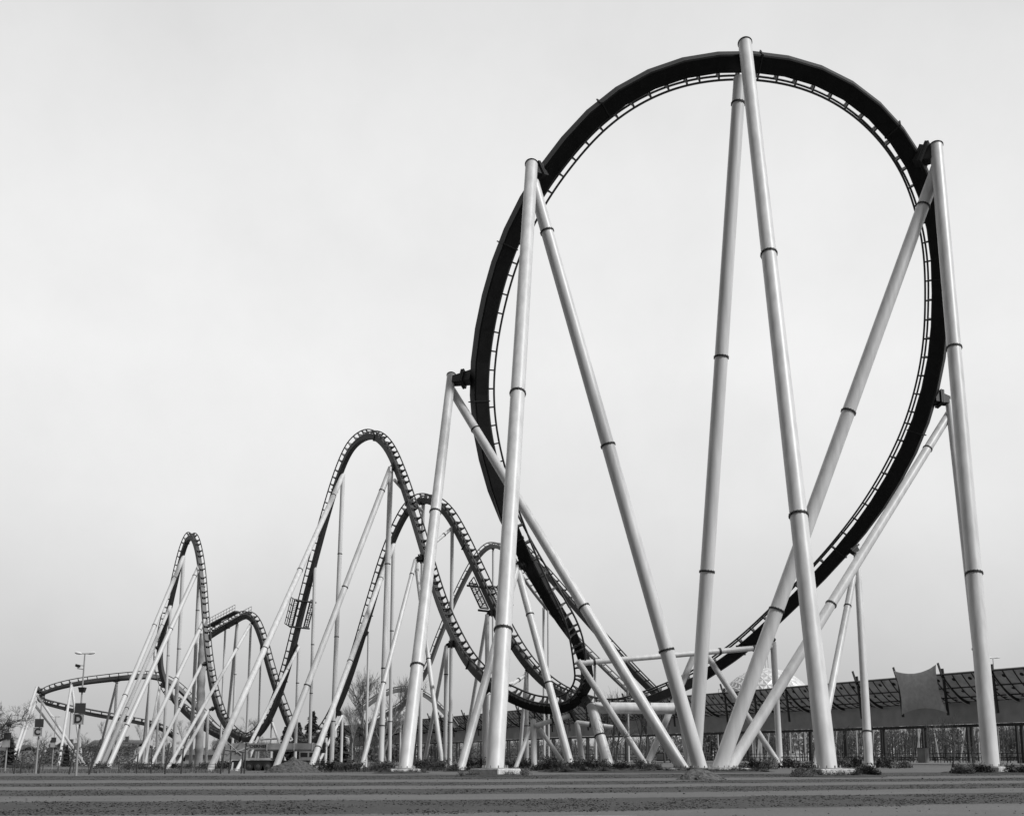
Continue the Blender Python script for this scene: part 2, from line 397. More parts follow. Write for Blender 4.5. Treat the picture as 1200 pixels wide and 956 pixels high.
track('bg2', bg2, 'low pale grey hump of track just above the canopy roof', M['bgtrack'], .6, .4, .12, 2.4, M['bgtrack'], M['bgtrack'], joints=0, group='distant grey track')
bg3 = [(610, 640, 178, .9), (640, 672, 172, .9), (672, 709, 166, .9), (710, 752, 160, .9), (745, 790, 156, .9), (775, 820, 153, .9)]
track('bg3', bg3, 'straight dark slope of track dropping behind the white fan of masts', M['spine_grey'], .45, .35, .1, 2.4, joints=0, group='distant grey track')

# ------------------------------------------------------------------ supports
def nearest(key, px, py):
    best = None
    for f in TR[key]:
        q = pix(f[0]); d = (q[0]-px)**2+(q[1]-py)**2
        if best is None or d < best[0]: best = (d, f)
    return best[1]
def leg(root, org, top, foot, d0, d1, fl, mt, zbase=0., plate=True, cap=False, n=20, fw=None):
    """d0 at the foot, d1 at the top; fl: photo rows of the flange rings"""
    ax = (top-foot).normalized()
    m = MB(org); m.tube(foot-ax*(.3+d0*.15), top, d0/2, d1/2, n); lo = m.build('leg', mt, root)
    ax = (top-foot).normalized()
    for fy in fl:
        a, b = 0., 1.
        for _ in range(30):
            c = (a+b)/2
            if pix(foot.lerp(top, c))[1] > fy: a = c
            else: b = c
        c = foot.lerp(top, a); r = (d0*(1-a)+d1*a)/2
        m = MB(org); th = max(.05, r*.11)
        for sgn in (-1, 1):
            m.tube(c+ax*(sgn*th*.55-th*.45), c+ax*(sgn*th*.55+th*.45), r*1.13, None, 24)
        m.tube(c-ax*th*.3, c+ax*th*.3, r*1.05, None, 20, False)
        if r > .4:
            a1 = ax.orthogonal().normalized(); b1 = ax.cross(a1)
            for k in range(16):
                t = 2*math.pi*k/16; q = c+a1*(r*1.1*math.cos(t))+b1*(r*1.1*math.sin(t))
                m.tube(q-ax*th*1.7, q+ax*th*1.7, .025, None, 6)
        m.build('flange', M['flange'], lo)
    if plate:
        m = MB(org); m.tube(foot+Vector((0, 0, -.06)), foot+Vector((0, 0, .03)), d0*.74, None, 20)
        for k in range(10):
            t = 2*math.pi*k/10; q = foot+Vector((d0*.66*math.cos(t), d0*.66*math.sin(t), 0))
            m.tube(q, q+Vector((0, 0, .16)), .045, None, 6)
        m.build('base_plate', M['greymetal'], lo)
    if cap:
        m = MB(org); m.tube(top-ax*.02, top+ax*.05, d1*.56, None, 24); m.build('end_cap', M['flange'], lo)
    return lo
def support(label, node, key, legs, dY=0., group='white coaster supports', far=False, bracket=True, braces=(), cap=False, bs=None):
    """node (px,py) or (px,py,Y); legs (foot_px|None, footY|None, dia, flanges[, top(px,py)[, zfoot[, d1]]])"""
    f = nearest(key, node[0], node[1]) if key else None
    Y = node[2] if len(node) > 2 else f[0].y+dY
    top = P(node[0], node[1], Y)
    mt = M['paint_far'] if far else M['paint']
    feet = []
    for l in legs:
        tp = top if len(l) < 5 or l[4] is None else P(l[4][0], l[4][1], Y+(l[4][2] if len(l[4]) > 2 else 0))
        if l[0] is None: ft = Vector((tp.x, tp.y if l[1] is None else l[1], 0))
        else:
            q = P(l[0], 890, l[1] or Y); ft = Vector((q.x, l[1] or Y, 0))
        ft.z = g(ft.x, ft.y)+(l[5] if len(l) > 5 and l[5] is not None else .05)
        feet.append((ft, tp))
    org = feet[0][0].copy()
    root = thing('support_pylon' if len(legs) > 1 else 'support_column', org, label, 'coaster support', group)
    for l, (ft, tp) in zip(legs, feet):
        leg(root, org, tp, ft, l[2], l[6] if len(l) > 6 else l[2], l[3], mt, cap=cap and l is legs[0], n=28 if l[2] > .8 else 14, plate=True)
    for b in braces:
        p0 = P(*b[0]); p1 = P(*b[1]); m = MB(org); m.tube(p0, p1, b[2]/2, None, 14); bo = m.build('brace', mt, root)
        ax = (p1-p0).normalized()
        for t in (b[3] if len(b) > 3 else ()):
            c = p0.lerp(p1, t); m = MB(org); m.tube(c-ax*.08, c+ax*.08, b[2]*.62, None, 16); m.build('flange', M['flange'], bo)
    if bracket and f is not None:
        s = bs or max(.35, legs[0][2]*.55)
        d = (f[0]-top); m = MB(org)
        ax = (feet[0][1]-feet[0][0]).normalized()
        c = top-ax*s*1.2 if cap else top
        # gusset: box from column to spine plus flange plates
        e = f[0]; q = e-c; L_ = q.length
        m.bar(c, e-q*.25, s*.9, s*1.2, up=ax, w1=s*1.2, h1=s*2.0)
        if L_ > .5:
            mid = c.lerp(e, .42); qd = q.normalized()
            m.bar(mid-qd*.08, mid+qd*.08, s*1.7, s*2.3, up=ax)
            m.bar(mid+qd*.12, mid+qd*.24, s*1.7, s*2.3, up=ax)
        m.build('bracket', M['flange'] if not far else M['spine_grey'], root)
    return root

# --- horseshoe frames
B = .42
support('tallest white A-frame, its top passing in front of the crown of the big loop', (873, 51, 73.3), 'horse',
        [(969, 56, 1.06, [298, 604], None, B, 1.02), (813, 76, 1.04, [122, 419, 670], (867, 92, .9), .25, 1.0)], cap=True)
support('white A-frame holding the upper left shoulder of the big loop', (623, 193, 76.8), 'horse',
        [(580, 56.5, 1.0, [461, 738], None, B, 1.0), (820, 73.5, 1.04, [272, 522, 762], (624.6, 214, .3), .25, 1.0)], cap=True)
support('white A-frame holding the right shoulder of the big loop', (1097, 171, 77.3), 'horse',
        [(1161, 66, 1.03, [408, 672], None, B, 1.0), (843, 75, 1.08, [242, 483, 715], (1098.3, 196, .1), .25, 1.0)], cap=True, bs=.8)
support('white A-frame with a long crossing brace, at the left side of the big loop', (529, 440, 86.5), 'horse',
        [(475, 70, .95, [600, 780], None, .3, .78), (799, 75, .88, [503, 711], (528.6, 456, -.1), .25, .74)], cap=True, bs=.62)
support('thin white A-frame at the right flank of the loop, half hidden by a thicker mast', (1112, 470, 87.5), 'horse',
        [(1160, 79, .72, [760], None, .25, .64), (855, 76, .85, [526, 708], (1113, 484, .1), .25, .74)], bs=.6)
support('short white A-frame under the right descending curve of the loop', (1004, 648), 'horse',
        [(1018, 88, .75, [857], None, .2, .6), (956, 84, .62, [710], (1003, 660, .1), .2, .6)], bs=.5)
support('white W-shaped trestle with a long level crossbeam behind the fan of masts', (906, 752, 97.5), 'horse',
        [(914, 97.5, .58, []), (758, 96, .6, [], (677, 774, -4.6)), (915, 97, .55, [], (828, 767)), (757, 97, .6, [], (813, 768))], bs=.5,
        braces=[((677, 777, 93), (905, 757.5, 97.5), .52, (.08, .44, .72, .9))])
support('squat white portal of very thick tubing under the loop valley', (693, 826, 95), 'valley',
        [(714, 92, .95, [862]), (809, 96, .9, [], (800, 830))], bs=.3,
        braces=[((697, 829, 95), (802, 830, 95.8), 1.05, (.15, .6, .9))])
support('white A-frame of slim legs spread wide behind the left near mast', (606, 664), 'horse',
        [(540, 80, .66, [738], None, .2), (669, 84, .66, [720, 800], None, .2)], bs=.5)
# --- under the valley
support('short white trestle with sloping arms under the lowest loop curve', (676, 846, 97), 'valley',
        [(684, 97, .5, []), (626, 96, .55, [], (625, 843)), (604, 95, .4, [], (622, 852)), (664, 97, .42, [], (632, 853))], bracket=True, bs=.24,
        braces=[((627, 850, 96.5), (668, 838, 96.5), .46, (.5,)), ((674, 846, 97), (718, 852, 97), .46, (.4,))])
support('white column under the rising curve left of the thick near mast', (568, 812), 'hillA', [(None, None, .45, [])], bs=.4,
        braces=[((568, 814, 102.2), (600, 800, 108), .35)])
support('white column under the rear curve, with one sloping arm', (617, 787), 'hillB', [(None, None, .46, [850]), (608, 118, .4, [])],
        braces=[((617, 790, 114.5), (598, 803, 112), .4, (.5,))], bs=.4)
# --- tall middle arch
support('white A-frame under the right shoulder of the tall middle arch', (458, 548), 'hillA',
        [(322, 112, .7, [575, 688, 803]), (None, 121, .66, [661, 783, 850])], bs=.4)
support('white A-frame under the left shoulder of the tall middle arch', (402, 556), 'hillA',
        [(246, 100, .66, [581, 668, 760]), (None, 136, .6, [649, 746, 845])], bs=.4)
support('white A-frame holding the descending right side of the tall middle arch', (487, 656), 'hillA',
        [(423, 104, .5, [673, 800]), (519, 108, .5, [772])], bs=.4)
support('white column and dark sloping strut under the low right side of the middle arch', (523, 757), 'hillA',
        [(None, None, .42, [790]), (496, 122, .4, [])], bs=.35)
support('white column beside the service cage on the middle arch', (369, 664), 'hillA', [(None, None, .45, [755, 812])], bs=.35)
support('white column with a sloping leg low on the left side of the middle arch', (350, 758), 'hillA', [(None, None, .45, [800]), (278, 118, .42, [785])], bs=.35)
support('low white trestle beneath the left foot of the middle arch', (319, 846), 'hillA', [(None, None, .42, []), (337, 146, .34, [])], bs=.35,
        braces=[((305, 866, 151), (325, 865, 151), .3)])
support('low white twin-legged trestle by the crane boom', (303, 862), 'hillA', [(None, None, .4, []), (288, 140, .34, [])], bs=.35)
# --- second arch
support('white A-frame under the left side of the second arch', (461, 638), 'hillB',
        [(363, 108, .64, [678, 775, 876]), (None, None, .5, [739, 845])], bs=.35)
support('white column under the crown of the second arch, with an arm to the taller arch', (496, 592), 'hillB', [(None, None, .5, [807])], bs=.35,
        braces=[((462, 562, 123.5), (495, 599, 129.5), .42, (.6,))])
support('white column under the right shoulder of the second arch', (530, 617), 'hillB', [(None, None, .45, [730, 846])], bs=.35,
        braces=[((529, 619, 125), (499, 645, 121), .4, (.3,))])
support('white column and strut below the service cage of the second arch', (571, 720), 'hillB', [(None, None, .5, [790]), (541, 130, .42, [])], bs=.35)
support('thin white column under the left flank of the second arch', (432, 742), 'hillB', [(None, None, .34, [])], bs=.35)
support('white column with a sloping leg low on the left flank of the second arch', (401, 838), 'hillB', [(None, None, .42, []), (370, 130, .36, [])], bs=.35)
support('stubby white column at the left foot of the second arch', (382, 864), 'hillB', [(None, None, .48, [])], bs=.35)
# --- hump
support('white column and long sloping leg under the top of the short hump', (294, 731), 'hillD', [(197, 138, .48, [760]), (None, None, .38, [800])], bs=.3)
support('white column and dark strut under the service deck', (278, 731), 'hillD', [(None, None, .42, [790]), (262, 172, .5, [])], bs=.3)
support('thin white column near the left end of the service deck', (264, 738), 'hillD', [(None, None, .34, [])], bs=.3)
support('thin white column under the falling side of the short hump', (306, 752), 'hillD', [(302, 163, .3, [])], bs=.3)
# --- narrow arch
support('white pylon under the left shoulder of the narrow arch', (215, 652), 'hillC', [(112, 150, .72, [677, 733, 815]), (None, None, .66, [760])], far=True, bs=.35)
support('white pylon under the right shoulder of the narrow arch', (234, 662), 'hillC', [(127, 150, .72, [675, 737, 850]), (None, None, .6, [715])], far=True, bs=.35)
support('white support midway down the left side of the narrow arch', (200, 709), 'hillC', [(120, 155, .6, [733, 830]), (None, None, .5, [768])], far=True, bs=.35)
support('slim leaning white leg with no upright, left of the narrow arch', (181, 758), 'hillC', [(117, 157, .6, [790])], far=True, bs=.3)
support('long leaning white leg crossing the narrow arch right of its middle', (241, 723), 'hillC', [(157, 148, .62, [738, 795])], far=True, bs=.3)
support('white leaning leg low on the right side of the narrow arch', (236, 779), 'hillC', [(176, 148, .5, [830])], far=True, bs=.3)
support('white support under the black twist of the narrow arch', (187, 804), 'hillC', [(None, None, .4, []), (170, 170, .42, [])], far=True, bs=.4)
support('short white leaning leg beside the blotchy column', (244, 832), 'hillC', [(207, 150, .5, []), (None, None, .45, [])], far=True, bs=.3)
# --- far-left turn
support('tripod of white legs at the outermost end of the low turn', (43, 805), 'ring', [(13, 180, .52, [], None, .05), (16, 184, .5, [], (42, 822)), (100, 182, .5, [], (44, 815)), (97, 185, .5, [], (41, 826))], far=True, bs=.5)
support('bright white leg and dark strut on the low turn, near the sign post', (84, 801), 'ring', [(69, 176, .46, []), (97, 186, .5, [])], far=True, bs=.45)
support('white post and dark strut on the low turn, left of the leaning legs', (137, 799), 'ring', [(None, None, .46, [800]), (113, 205, .44, [])], far=True, bs=.45)
support('white post on the near arm of the low turn, behind the leaning legs', (176, 795), 'ring', [(None, None, .5, []), (166, 205, .46, [])], far=True, bs=.45)
support('white post under the far arm of the low turn', (84, 833), 'ring', [(None, None, .5, [])], far=True, bs=.4)
# --- distant
for (px, py, lab) in ((578, 645, 'thin pale post under the crown of the distant grey arch'), (637, 712, 'thin pale post halfway down the distant grey arch'), (697, 775, 'thin pale post near the foot of the distant grey arch')):
    support(lab, (px, py), 'bg1', [(None, None, .5, [])], far=True, group='posts of the distant grey track', bs=.3)
for (px, py, lab) in ((642, 676, 'thin pale post at the top of the straight dark slope'), (735, 778, 'thin pale post at the lower part of the straight dark slope')):
    support(lab, (px, py), 'bg3', [(None, None, .3, [])], far=True, group='posts of the distant grey track', bs=.3)
support('thin pale post under the low grey hump', (470, 810), 'bg2', [(None, None, .5, [])], far=True, group='posts of the distant grey track', bs=.3)

# blotchy thick column
def wrapped():
    b = P(233, 890, 172); z0 = g(b.x, 172); t = P(237.5, 742, 172)
    org = Vector((b.x, 172, z0)); m = MB(org); n = 20; vs = []; K = 44
    for i in range(K+1):
        c = org.lerp(t, i/K); r = .66*(1+.25*sst(.75, 1, i/K)*-1)
        for k in range(n):
            a = 2*math.pi*k/n
            q = Vector((math.cos(a), math.sin(a), 0)); rr = r*(1+.10*mnoise.noise(Vector((q.x*1.5, q.y*1.5, i*.5)))+.06*math.sin(i*1.4))
            vs.append(c+q*rr)
    m._add(vs, [[i*n+k, i*n+(k+1) % n, (i+1)*n+(k+1) % n, (i+1)*n+k] for i in range(K) for k in range(n)], True)
    tag(m.build('wrapped_column', M['wrap']), 'thick blotchy pale column standing inside the narrow arch', 'column')
wrapped()

# ------------------------------------------------------------------ service platforms
def cage(key, px, py, length, halfw, drop, label, tilt=0, side=1):
    f = nearest(key, px, py); p, tg, nn, b, s = f
    fr = TR[key]; i = fr.index(f)
    org = p.copy(); root = thing('service_platform', org, label, 'platform', 'service platforms on the track')
    if tg.z < 0: tg = -tg
    u = b if b.x*1 >= 0 else -b
    off = nn*(s/2+.1)
    st = .5
    def rod(name, pts, r, par):
        m = MB(org)
        for a, c in pts: m.tube(a, c, r, None, 6)
        return m.build(name, M['darkmetal'], par)
    for sg in (-1, 1):
        a0 = p+u*(sg*.9)-tg*length/2; a1 = a0+tg*length; b0 = p+u*(sg*halfw)-tg*length/2; b1 = b0+tg*length
        fo = rod('walkway', [(a0, a1), (b0, b1), (a0, b0), (a1, b1)], .10, root)
        k = int(length/.26)
        rod('grating', [(a0+tg*length*j/k, b0+tg*length*j/k) for j in range(1, k)], .042, fo)
        h = nn*1.1
        rod('railing', [(b0+h, b1+h), (b0+h*.5, b1+h*.5)]+[(b0+tg*length*j/4, b0+tg*length*j/4+h) for j in range(5)], .065, root)
    for e_ in (-1, 1): rod('crossbeam', [(p-u*halfw+tg*e_*length/2-nn*s*.55, p+u*halfw+tg*e_*length/2-nn*s*.55)], .13, root)
cage('hillA', 353, 718, 4.0, 1.65, 0, 'caged service platform on the left side of the tall middle arch')
cage('hillB', 571, 698, 3.8, 2.1, 0, 'caged service platform on the right side of the second arch')
def deck():
    p0 = P(285, 717, 168.5); p1 = P(246, 737, 177)
    org = p0.copy(); root = thing('service_deck', org, 'flat dark service deck with railings along the top of the short hump', 'platform')
    d = (p1-p0); sd = Vector((d.y, -d.x, 0)).normalized()
    if sd.y > 0: sd = -sd
    for sg in (-1, 1):
        m = MB(org); m.bar(p0+sd*sg*1.2, p1+sd*sg*1.2, .8, .22); m.build('walkway', M['darkmetal'], root)
        m = MB(org)
        for k in range(13):
            q = p0.lerp(p1, k/12)+sd*sg*1.5; m.tube(q, q+UP*1.1, .04, None, 6)
        for hz in (.55, 1.1): m.tube(p0+sd*sg*1.5+UP*hz, p1+sd*sg*1.5+UP*hz, .045, None, 6)
        m.build('railing', M['greymetal'], root)
    m = MB(org); q0 = p0.lerp(p1, .38)-sd*1.5; q1 = p0.lerp(p1, .72)-sd*1.5
    m = MB(org)
    for k in range(5):
        q = p0.lerp(p1, .7+.06*k); m.box(q+UP*.55, (.5, .45, .6+.25*(k % 2)))
    m.build('brake_gear', M['darkmetal'], root)
deck()

# ------------------------------------------------------------------ footings and planting beds
def footing(px, Y, size, hgt, rz, label):
    p = G(px, Y); m = MB(p)
    bm = bmesh.new(); bmesh.ops.create_cube(bm, size=1)
    bmesh.ops.scale(bm, vec=(size[0], size[1], hgt+.3), verts=bm.verts)
    bmesh.ops.bevel(bm, geom=bm.edges[:], offset=.035, segments=2, affect='EDGES')
    bmesh.ops.rotate(bm, matrix=Matrix.Rotation(rz, 3, 'Z'), verts=bm.verts)
    bmesh.ops.translate(bm, vec=(0, 0, (hgt-.3)/2), verts=bm.verts)
    me = bpy.data.meshes.new('concrete_footing'); bm.to_mesh(me); bm.free(); me.materials.append(M['concrete'])
    o = bpy.data.objects.new('concrete_footing', me); COL.objects.link(o); o.location = p
    tag(o, label, 'footing', 'concrete footings')
footing(580.5, 56.5, (2.0, 2.0), .40, R(52), 'pale concrete block under the left near mast, bright on its right face')
footing(969, 56, (2.2, 1.9), .40, R(20), 'pale concrete block among dry shrubs under the central near mast')
footing(1161, 66, (2.3, 2.0), .40, R(40), 'pale concrete block under the right near mast')
footing(475, 70, (2.0, 1.6), .27, R(10), 'pale concrete block under the leftmost thick mast')
footing(830, 75, (6.0, 2.4), .22, 0, 'long low concrete slab where the fan of masts meets the ground')
footing(540, 80, (1.8, 1.5), .18, R(10), 'low concrete pad under the slim leaning leg left of the near mast')
footing(669, 84, (1.6, 1.4), .18, R(10), 'low concrete pad under the slim leg right of the near mast')
footing(323, 112, (1.6, 1.4), .04, R(10), 'flat concrete pad at the front leg by the crane')
footing(757, 96.5, (2.0, 1.6), .05, R(5), 'flat concrete pad under the left foot of the W-shaped trestle')
footing(914, 97.4, (2.0, 1.6), .05, R(5), 'flat concrete pad under the right foot of the W-shaped trestle')

def bed(x0, x1, Y0, Y1, nm):
    a = G((x0+x1)/2, (Y0+Y1)/2); hx = (x1-x0)/2*a.y/F; hy = (Y1-Y0)/2
    m = MB(a); n = 36; rings = ((1, .006), (.92, .07), (.5, .12))
    vs = []
    for r, z in rings:
        for k in range(n):
            t = 2*math.pi*k/n; w_ = 1+.12*mnoise.noise(Vector((math.cos(t)*1.7+a.x, math.sin(t)*1.7, r)))
            c = math.cos(t); s_ = math.sin(t); c = math.copysign(abs(c)**.6, c); s_ = math.copysign(abs(s_)**.6, s_)
            vs.append(a+Vector((hx*c*r*w_, hy*s_*r*w_, z)))
    fs = [[i*n+k, i*n+(k+1) % n, (i+1)*n+(k+1) % n, (i+1)*n+k] for i in range(2) for k in range(n)]
    m._add(vs, fs, True); m._add(vs[2*n:], [list(range(n))])
    o = m.build('planting_bed', M['soil']); o['kind'] = 'structure'
def shrub_mesh(seed, h, rad, nleaf, m_leaf, leafs=.09):
    rnd = random.Random(seed); st = MB(); lf = MB()
    tips = []
    for k in range(rnd.randint(9, 14)):
        a = rnd.uniform(0, 6.28); rr = rad*rnd.uniform(.25, 1); hh = h*rnd.uniform(.55, 1)
        p1 = Vector((math.cos(a)*rr*.45, math.sin(a)*rr*.45, hh*.55)); p2 = Vector((math.cos(a)*rr, math.sin(a)*rr, hh))
        st.poly([(0, 0, -.05), p1, p2], [.018, .012, .005], 4); tips.append((p1, p2))
        for j in range(3):
            q = p1.lerp(p2, rnd.uniform(0, .8)); st.poly([q, q+Vector((rnd.uniform(-.2, .2), rnd.uniform(-.2, .2), rnd.uniform(.05, .3)))*rad], [.007, .003], 3)
    for k in range(nleaf):
        p1, p2 = rnd.choice(tips); q = p1.lerp(p2, rnd.uniform(-.6, 1.0))+Vector((rnd.gauss(0, .13), rnd.gauss(0, .13), rnd.gauss(0, .09)))*rad
        if rnd.random() < .55:
            a = rnd.uniform(0, 6.28); e_ = rnd.random()**.4; f_ = rnd.random()
            q = Vector((math.cos(a)*rad*f_**.5, math.sin(a)*rad*f_**.5, h*.85*e_*math.sqrt(max(0, 1-f_*.8))*rnd.uniform(.15, 1)))
        q.z = max(.02, q.z)
        d = Vector((rnd.gauss(0, 1), rnd.gauss(0, 1), rnd.gauss(0, 1))).normalized(); e = d.orthogonal().normalized(); s = leafs*rnd.uniform(.5, 1.2)
        lf.quad(q-d*s, q-e*s*.5, q+d*s, q+e*s*.5)
    return lf.mesh('shrub_foliage', m_leaf), st.mesh('shrub_stems', M['bark'])
SH = {}
for i in range(4):
    SH['d', i] = shrub_mesh(10+i, 1.0, .75, 700, M['leaf'])
    SH['p', i] = shrub_mesh(20+i, .8, .7, 360, M['leaf2'], .07)
def shrub(px, Y, sc, kind, label, group, zs=1.):
    f, s = SH[kind, random.randrange(4)]
    r = thing('shrub', G(px, Y), label, 'shrub', group); r.rotation_euler = (0, 0, random.uniform(0, 6.28)); r.scale = (sc, sc, sc*zs)
    for nm, me in (('foliage', f), ('stems', s)):
        o = bpy.data.objects.new(nm, me); COL.objects.link(o); o.parent = r
def shrubs(xs, Y0, Y1, sc0, sc1, kind, label, group, zs=1.):
    for x in xs: shrub(x+random.uniform(-2, 2), random.uniform(Y0, Y1), random.uniform(sc0, sc1), kind, label, group, zs)
bed(926, 1027, 53, 58.5, 0)
shrubs([934, 942, 951, 957, 963, 972, 980, 988, 996, 1004], 53.6, 54.6, .45, .62, 'p', 'dry pale shrub in the bed around the central near mast', 'shrubs round the central near mast')
shrubs([1008, 1014, 1020, 948, 940], 55, 57, .6, .9, 'd', 'dark leafy shrub in the bed around the central near mast', 'shrubs round the central near mast')
bed(538, 622, 54, 59, 0)
shrubs([541, 547, 553, 559, 596, 603, 611, 617], 54.6, 55.6, .4, .55, 'p', 'sparse pale shrub beside the left near mast block', 'shrubs round the left near mast')
bed(1112, 1204, 63, 69, 0)
shrubs([1121, 1128, 1135, 1142, 1149, 1156, 1185, 1192, 1199], 63.8, 65.2, .5, .8, 'd', 'dark low shrub in the bed of the right near mast', 'shrubs round the right near mast')
bed(442, 502, 66, 73, 0)
shrubs([447, 455, 463, 472, 481, 489, 497], 66.8, 68.4, .35, .5, 'p', 'dry pale shrub in the bed of the leftmost thick mast', 'shrubs round the leftmost thick mast')
bed(636, 900, 69, 79, 0)
shrubs([640+11*i for i in range(24)], 70, 72.5, .35, .6, 'd', 'dark ground shrub in the long bed below the fan of masts', 'dark shrubs below the fan of masts', .6)
shrubs([646+11*i for i in range(23)], 69.8, 73, .35, .65, 'p', 'dry weedy shrub in the long bed below the fan of masts', 'dry shrubs below the fan of masts', .8)
shrubs([630, 640, 650, 658, 664, 672, 681, 690, 697, 705, 712, 720, 728, 735, 742, 750, 762, 770, 900, 890, 880, 868], 77, 86, .55, 1.05, 'd', 'taller dark shrub at the back of the long bed below the fan', 'tall shrubs below the fan of masts')
bed(520, 560, 76, 84, 0)
shrubs([526, 533, 549, 556], 76.5, 78, .4, .6, 'd', 'dark shrub by the low pad left of the near mast', 'shrubs by the low pad')
shrubs([925, 937, 950, 985, 1000, 1030, 1043, 1060], 92, 99, .8, 1.3, 'd', 'dark bush between the central and right masts', 'bushes in front of the canopy', .9)
shrubs([365, 388, 402, 408, 414, 420, 440, 446, 452, 465, 490, 500, 510, 516, 535, 546, 552, 556, 565, 572, 600, 606, 612, 622, 630, 645], 100, 108, 1.0, 1.7, 'd', 'round dark bush at the foot of the middle arches', 'bushes at the foot of the middle arches', .8)
shrubs([20, 38, 120, 150, 165, 185, 205, 222, 240, 262, 345, 355], 120, 140, 1.2, 2.2, 'd', 'scruffy dark bush below the far left tracks', 'bushes below the far left tracks', .7)

# ------------------------------------------------------------------ earth heaps
def heap(px, Y, r, h, label, seed, sx_=1.):
    a = G(px, Y); m = MB(a); n = 64; vs = []; K = 18
    for i in range(K):
        q = i/(K-1)
        for k in range(n):
            t = 2*math.pi*k/n
            nz_ = mnoise.fractal(Vector((math.cos(t)*2*q+seed, math.sin(t)*2*q, seed)), .8, 2, 5)
            rr = r*q*(1+.12*nz_)
            z = h*max(0, (1-q**1.15))*(1+.22*nz_)-.03*(q > .98)
            n2 = mnoise.noise(Vector((math.cos(t)*rr*5, math.sin(t)*rr*5, seed)))*.05*h*(1-q)
            vs.append(a+Vector((math.cos(t)*rr*sx_, math.sin(t)*rr, z+n2)))
    m._add(vs, [[i*n+k, i*n+(k+1) % n, (i+1)*n+(k+1) % n, (i+1)*n+k] for i in range(K-1) for k in range(n)], True)
    tag(m.build('earth_heap', M['sand']), label, 'earth heap', 'heaps of earth')
    c = MB(a); rnd = random.Random(seed)
    for i in range(26):
        t = rnd.uniform(0, 6.28); q = rnd.uniform(.5, 1.35)*r
        o = a+Vector((math.cos(t)*q*sx_, math.sin(t)*q, h*max(0, 1-q/r)+.01)); s = rnd.uniform(.03, .09)*(.6+h)
        c.box(o, (s, s*rnd.uniform(.6, 1.4), s*.7), rnd.uniform(0, 3))
    o = c.build('loose_clods', M['sand']); o['kind'] = 'stuff'; tag(o, 'loose clods of earth scattered round the %s heap' % ('large' if h > .8 else 'small'), 'clods')
heap(344, 80, 2.05, 1.2, 'large heap of earth beside the crane and the front leg', 3.3, 1.12)
heap(819, 48, 1.05, .55, 'small heap of earth on the striped ground before the fan of masts', 8.1, 1.1)

# ------------------------------------------------------------------ pavilion (long canopy)
PVD = Vector((-113.5, 215, 0)).normalized(); PVN = Vector((PVD.y, -PVD.x, 0)); PV0 = Vector((82, 88, 0))+PVD*1.4   # PVN away from the camera side
BAY = 7.4; NB = 41
def pv(s, d, z):
    p = PV0+PVD*s+PVN*d; return Vector((p.x, p.y, z+g(p.x, p.y)*.6+.2))
def roofmat():
    m = bpy.data.materials.new('canopy_roof_panels'); m.use_nodes = True
    n = m.node_tree.nodes; l = m.node_tree.links; b = n['Principled BSDF']; b.inputs['Roughness'].default_value = .5
    uv = n.new('ShaderNodeUVMap'); uv.uv_map = 'UVMap'
    z = n.new('ShaderNodeTexNoise'); z.inputs['Scale'].default_value = 2.5; l.new(uv.outputs[0], z.inputs['Vector'])
    mp = n.new('ShaderNodeVectorMath'); mp.operation = 'FRACTION'; l.new(uv.outputs[0], mp.inputs[0])
    sb = n.new('ShaderNodeVectorMath'); sb.operation = 'DISTANCE'; l.new(mp.outputs[0], sb.inputs[0]); sb.inputs[1].default_value = (.5, .4, 0)
    lt = n.new('ShaderNodeMath'); lt.operation = 'LESS_THAN'; l.new(sb.outputs['Value'], lt.inputs[0]); lt.inputs[1].default_value = .11
    r = n.new('ShaderNodeMapRange'); l.new(z.outputs[0], r.inputs[0]); r.inputs[1].default_value = .3; r.inputs[2].default_value = .7; r.inputs[3].default_value = .42; r.inputs[4].default_value = .58
    mx = n.new('ShaderNodeMix'); mx.data_type = 'FLOAT'; l.new(lt.outputs[0], mx.inputs[0]); l.new(r.outputs[0], mx.inputs[2]); mx.inputs[3].default_value = .02
    c = n.new('ShaderNodeCombineColor')
    for i in range(3): l.new(mx.outputs[0], c.inputs[i])
    l.new(c.outputs[0], b.inputs['Base Color']); translucent(m, .32); return m
def prof(t):      # roof profile t 0 (front, high) .. 1 (back, low)
    return 5.0*t-0.6, 11.5-3.4*(1-(1-t)**1.7)
